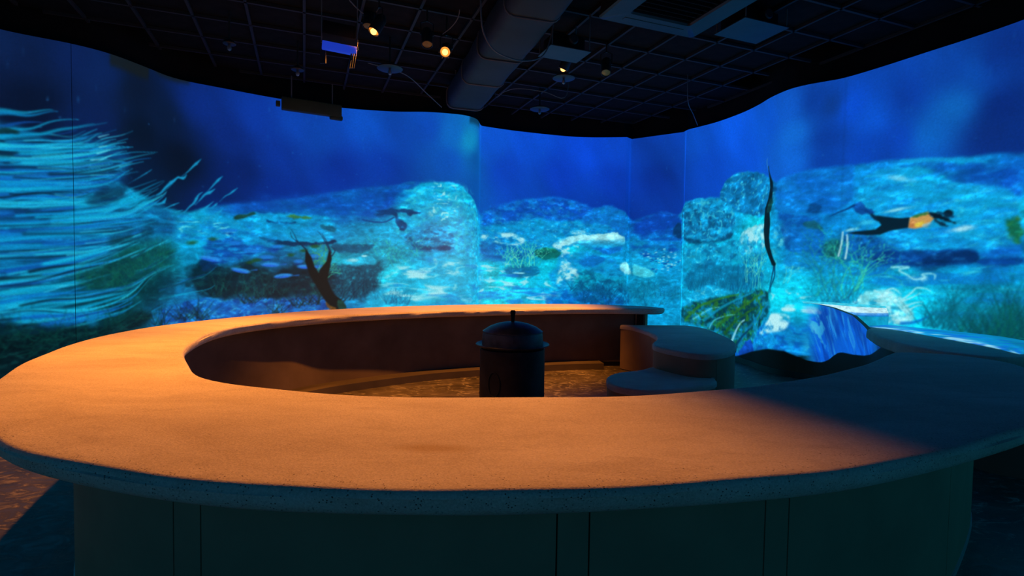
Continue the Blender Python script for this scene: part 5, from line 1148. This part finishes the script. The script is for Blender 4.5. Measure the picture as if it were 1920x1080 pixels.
for i in range(len(rings)-1):
    for j in range(K): fs_.append((i*K+j, i*K+(j+1) % K, (i+1)*K+(j+1) % K, (i+1)*K+j))
pyd('frame', vs, fs_, M['casing'], cas, True, 35)
h = SZ/2-0.255
pyd('grille_back', rrect(cc_, h, 0.035, 0.06)+rrect(cc_, h, 0.035, 0.09), [tuple(range(K)), tuple(range(K, 2*K))]+[(j, (j+1) % K, K+(j+1) % K, K+j) for j in range(K)], M['black'], cas)
for q in range(9):
    o_ = -h+0.05+q*(2*h-0.1)/8
    MB().box((cc_+wa*o_+Vector((0, 0, 0.04)))[:], (2*h-0.01, 0.012, 0.03), RC).build('grille_slat', M['black'], cas, False)
for sgn_ in (-1, 1):
    MB().box((cc_+wa*sgn_*(SZ/2-0.13)+Vector((0, 0, 0.002)))[:], (0.75, 0.06, 0.012), RC, 0.004).build('louver', M['casing'], cas, False)
for a_, b_ in ((1, 1), (-1, 1), (1, -1), (-1, -1)):
    p = cc_+ua*a_*0.5+wa*b_*0.5; MB().tube([(p.x, p.y, 4.31), (p.x, p.y, 4.6)], 0.008, 6).build('hanger_rod', M['cable'], cas)

# projectors on trays
def projector(c, rz, label, blueish=False, size=(0.62, 0.42)):
    r = empty('ceiling_projector', c[:]); tag(r, label, 'projector', 'projectors under the ceiling')
    R = Matrix.Rotation(rz, 3, 'Z')
    def P(x, y, z): return (Vector(c)+R @ Vector((x, y, z)))[:]
    MB().box(P(0, 0, 0), (size[0], size[1], 0.012), R, 0.003).build('tray', M['casing'], r, False)
    MB().box(P(0.02, 0.05, 0.10), (size[0]*0.8, size[1]*0.75, 0.17), R, 0.015).build('housing', M['black'], r)
    ln_ = MB().lathe([(0.055, 0), (0.058, 0.01), (0.058, 0.07), (0.045, 0.08)], P(0.02, -size[1]*0.33, 0.10), 24, R @ Matrix.Rotation(math.pi/2, 3, 'X')).build('lens', M['casing'], r)
    for sx_ in (-1, 1):
        for sy_ in (-1, 1):
            MB().tube([P(sx_*size[0]*0.46, sy_*size[1]*0.46, 0), P(sx_*size[0]*0.46, sy_*size[1]*0.46, 4.34-c[2])], 0.007, 6).build('hanger_rod', M['cable'], r)
    return r
pc = at(1058, 101, 6.15); projector(pc, GA, 'projector on a flat grey tray just right of the duct', size=(0.5, 0.36))
pc = at(1408, 58, 6.0); projector(pc, GA, 'projector on a flat blue grey tray beyond the ceiling cassette', size=(0.62, 0.46))

# projector bracket at left; projector light on its bar is put in as blue glow
br = empty('projector_bracket', at(636, 85, 5.6)[:]); tag(br, 'hanging bracket with a bar given the blue glow of projector light and two grey legs', 'bracket')
A_, B_ = at(604, 84, 5.5), at(669, 97, 5.6)
dx = (B_-A_); Rz = Matrix.Rotation(math.atan2(dx.y, dx.x), 3, 'Z') @ Matrix.Rotation(-math.asin(dx.z/dx.length), 3, 'Y')
MB().box(((A_+B_)/2)[:], (dx.length, 0.05, 0.082), Rz, 0.006).build('bar', M['bluebar'], br)
for (x0, y0, x1, y1) in ((606, 91, 606, 119), (663, 101, 659, 128)):
    for o_ in (-4.0, 0.0, 4.0):
        p, q = at(x0+o_, y0, 5.55), at(x1+o_, y1, 5.55)
        MB().tube([p[:], q[:]], 0.008, 8).build('leg', M['casing'], br)
for (x0, y0) in ((603, 80), (670, 94)):
    p = at(x0, y0, 5.55); MB().tube([p[:], (p.x, p.y, 4.36)], 0.006, 6).build('hanger_rod', M['cable'], br)
MB().box((at(637, 66, 5.75))[:], (0.34, 0.30, 0.14), Rz, 0.02).build('housing', M['black'], br)

# spotlights
def spotlight(p, aim, label, lens='lens', lit=None, r=0.062, L=0.22, cage=False):
    t = empty('spotlight', p[:]); tag(t, label, 'spotlight', 'ceiling spotlights')
    d = (Vector(aim)-Vector(p)).normalized(); q = d.to_track_quat('Z', 'Y').to_matrix()
    MB().lathe([(r*0.55, -L), (r*0.9, -L+0.03), (r, -L+0.05), (r, 0), (r*0.92, 0.004), (r*0.86, -0.02), (r*0.4, -0.05)], p[:], 28, q).build('can', M['casing'], t)
    if lit:
        MB().lathe([(0.004, -0.030), (r*0.40, -0.026), (r*0.52, -0.004), (r*0.52, 0.008), (r*0.36, 0.022), (0.004, 0.028)], p[:], 24, q).build('bulb', M['bulb'], t)
        MB().lathe([(r*0.62, -0.028), (r*0.88, -0.014), (r*0.86, -0.010), (r*0.60, -0.024)], p[:], 24, q).build('reflector', M['bulb_soft'], t)
    else:
        MB().lathe([(0.004, -0.02), (r*0.85, -0.018), (r*0.85, -0.008), (0.004, -0.003)], p[:], 24, q).build('lens', M[lens], t)
    top = Vector(p)-d*L*0.6
    yk = MB(); s_ = q @ Vector((1, 0, 0))
    for k_ in (-1, 1): yk.tube([(top+s_*k_*(r+0.008))[:], (top+s_*k_*(r+0.008)+Vector((0, 0, 0.13)))[:], (top+Vector((0, 0, 0.16)))[:]], 0.007, 6)
    yk.tube([(top+Vector((0, 0, 0.15)))[:], (top.x, top.y, 4.36)], 0.010, 8)
    yk.build('yoke', M['casing'], t)
    if cage:
        for k_ in range(6):
            a = k_*math.pi/3; o_ = q @ Vector((math.cos(a)*r*1.2, math.sin(a)*r*1.2, 0))
            MB().tube([(Vector(p)+o_-d*0.10)[:], (Vector(p)+o_*0.9+d*0.03)[:]], 0.004, 5).build('guard_wire', M['pale_metal'], t)
    if lit:
        pos, am, w, deg, bl = STAGE[lit]
        ld = bpy.data.lights.new('spot_beam', 'SPOT'); ld.energy = w; ld.color = AMBER; ld.spot_size = math.radians(deg); ld.spot_blend = bl; ld.shadow_soft_size = 0.05
        lo = bpy.data.objects.new('spot_beam', ld); COL.objects.link(lo)
        lo.location = Vector(p)+d*0.06
        lo.rotation_euler = (Vector(am)-lo.location).to_track_quat('-Z', 'Y').to_euler()
        lo.parent = t; lo.matrix_parent_inverse = Matrix.Translation(t.location).inverted()
    return t
for key, lb, cg in (('left', 'lit amber spotlight left of the brightest one, beside the blue bar bracket', False), ('near', 'brightest amber spotlight with a wire guard, left of the duct', True), ('far', 'lit amber spotlight under the tray right of the duct', False), ('side', 'amber spotlight hanging high above the left side of the ring bench', False)):
    spotlight(Vector(STAGE[key][0]), STAGE[key][1], lb, lit=key, cage=cg)
p = at(801, 84, 6.0); spotlight(p, p+Vector((0.1, -0.4, -1)), 'unlit dark can spotlight just left of the brightest one')
p = at(690, 50, 6.15); spotlight(p, p+Vector((0.0, -0.35, -1)), 'unlit dark can spotlight right above the lit one at left', r=0.062, L=0.26)
p = at(1136, 137, 6.8); spotlight(p, p+Vector((-0.1, -0.5, -1)), 'unlit blue grey can spotlight with a greenish lens right of the duct', lens='lens_green', L=0.24)

# small round fittings (speaker discs with a hanging sensor)
def disc(p, r, label):
    t = empty('ceiling_disc', p[:]); tag(t, label, 'ceiling fitting', 'round ceiling fittings')
    MB().lathe([(r*0.3, 0.05), (r*0.9, 0.02), (r, 0.008), (r, 0.0), (r*0.92, -0.006), (r*0.3, -0.010)], p[:], 36).build('plate', M['casing'], t)
    MB().lathe([(0.012, -0.012), (0.02, -0.03), (0.024, -0.05), (0.018, -0.07), (0.006, -0.078)], p[:], 16).build('sensor', M['pale_metal'], t)
    MB().tube([(p.x, p.y, p.z+0.03), (p.x, p.y, 4.36)], 0.012, 8).build('stem', M['casing'], t)
for (x, y, Y, r, lb) in ((731, 129, 6.85, 0.16, 'round ceiling disc right of the blue bar bracket'), (1057, 147, 7.3, 0.15, 'round ceiling disc just below the lit spotlight right of the duct'), (1012, 205, 8.6, 0.155, 'round ceiling disc nearest the black band, right of the duct end'),
                         (430, 82, 6.2, 0.07, 'small round ceiling fitting at upper left'), (558, 131, 7.0, 0.08, 'small round ceiling fitting below the blue bar bracket')):
    disc(at(x, y, Y), r, lb)

# a projector's shadow high on the left wall, shaped as a solid dark block
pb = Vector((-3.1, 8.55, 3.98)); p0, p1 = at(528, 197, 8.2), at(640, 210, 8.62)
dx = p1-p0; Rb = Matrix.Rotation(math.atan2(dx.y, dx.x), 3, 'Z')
bx = empty('wall_top_shadow', ((p0+p1)/2)[:]); tag(bx, 'olive dark block shaped as a projector shadow at the top edge of the left projection wall', 'shadow shape')
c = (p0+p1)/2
MB().box((c.x, c.y, c.z+0.015), (Vector((dx.x, dx.y, 0)).length, 0.10, 0.19), Rb, 0.012).build('housing', M['olive'], bx)  # main mass of the modelled shadow
MB().box((Vector((c.x, c.y, c.z))-Rb @ Vector((0.49, 0, 0.0)))[:], (0.06, 0.06, 0.08), Rb, 0.008).build('shadow_tab', M['olive'], bx)
MB().box((Vector((c.x, c.y, c.z-0.09))+Rb @ Vector((0.36, 0, 0.0)))[:], (0.20, 0.08, 0.07), Rb, 0.02).build('shadow_bulge', M['olive'], bx)  # lower bulge of the shadow outline
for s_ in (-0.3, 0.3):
    e = Vector((c.x, c.y, c.z+0.1))+Rb @ Vector((s_, 0, 0)); MB().tube([e[:], (e.x, e.y, 4.36)], 0.010, 6).build('hanger_rod', M['cable'], bx)  # rod added with the modelled shadow block
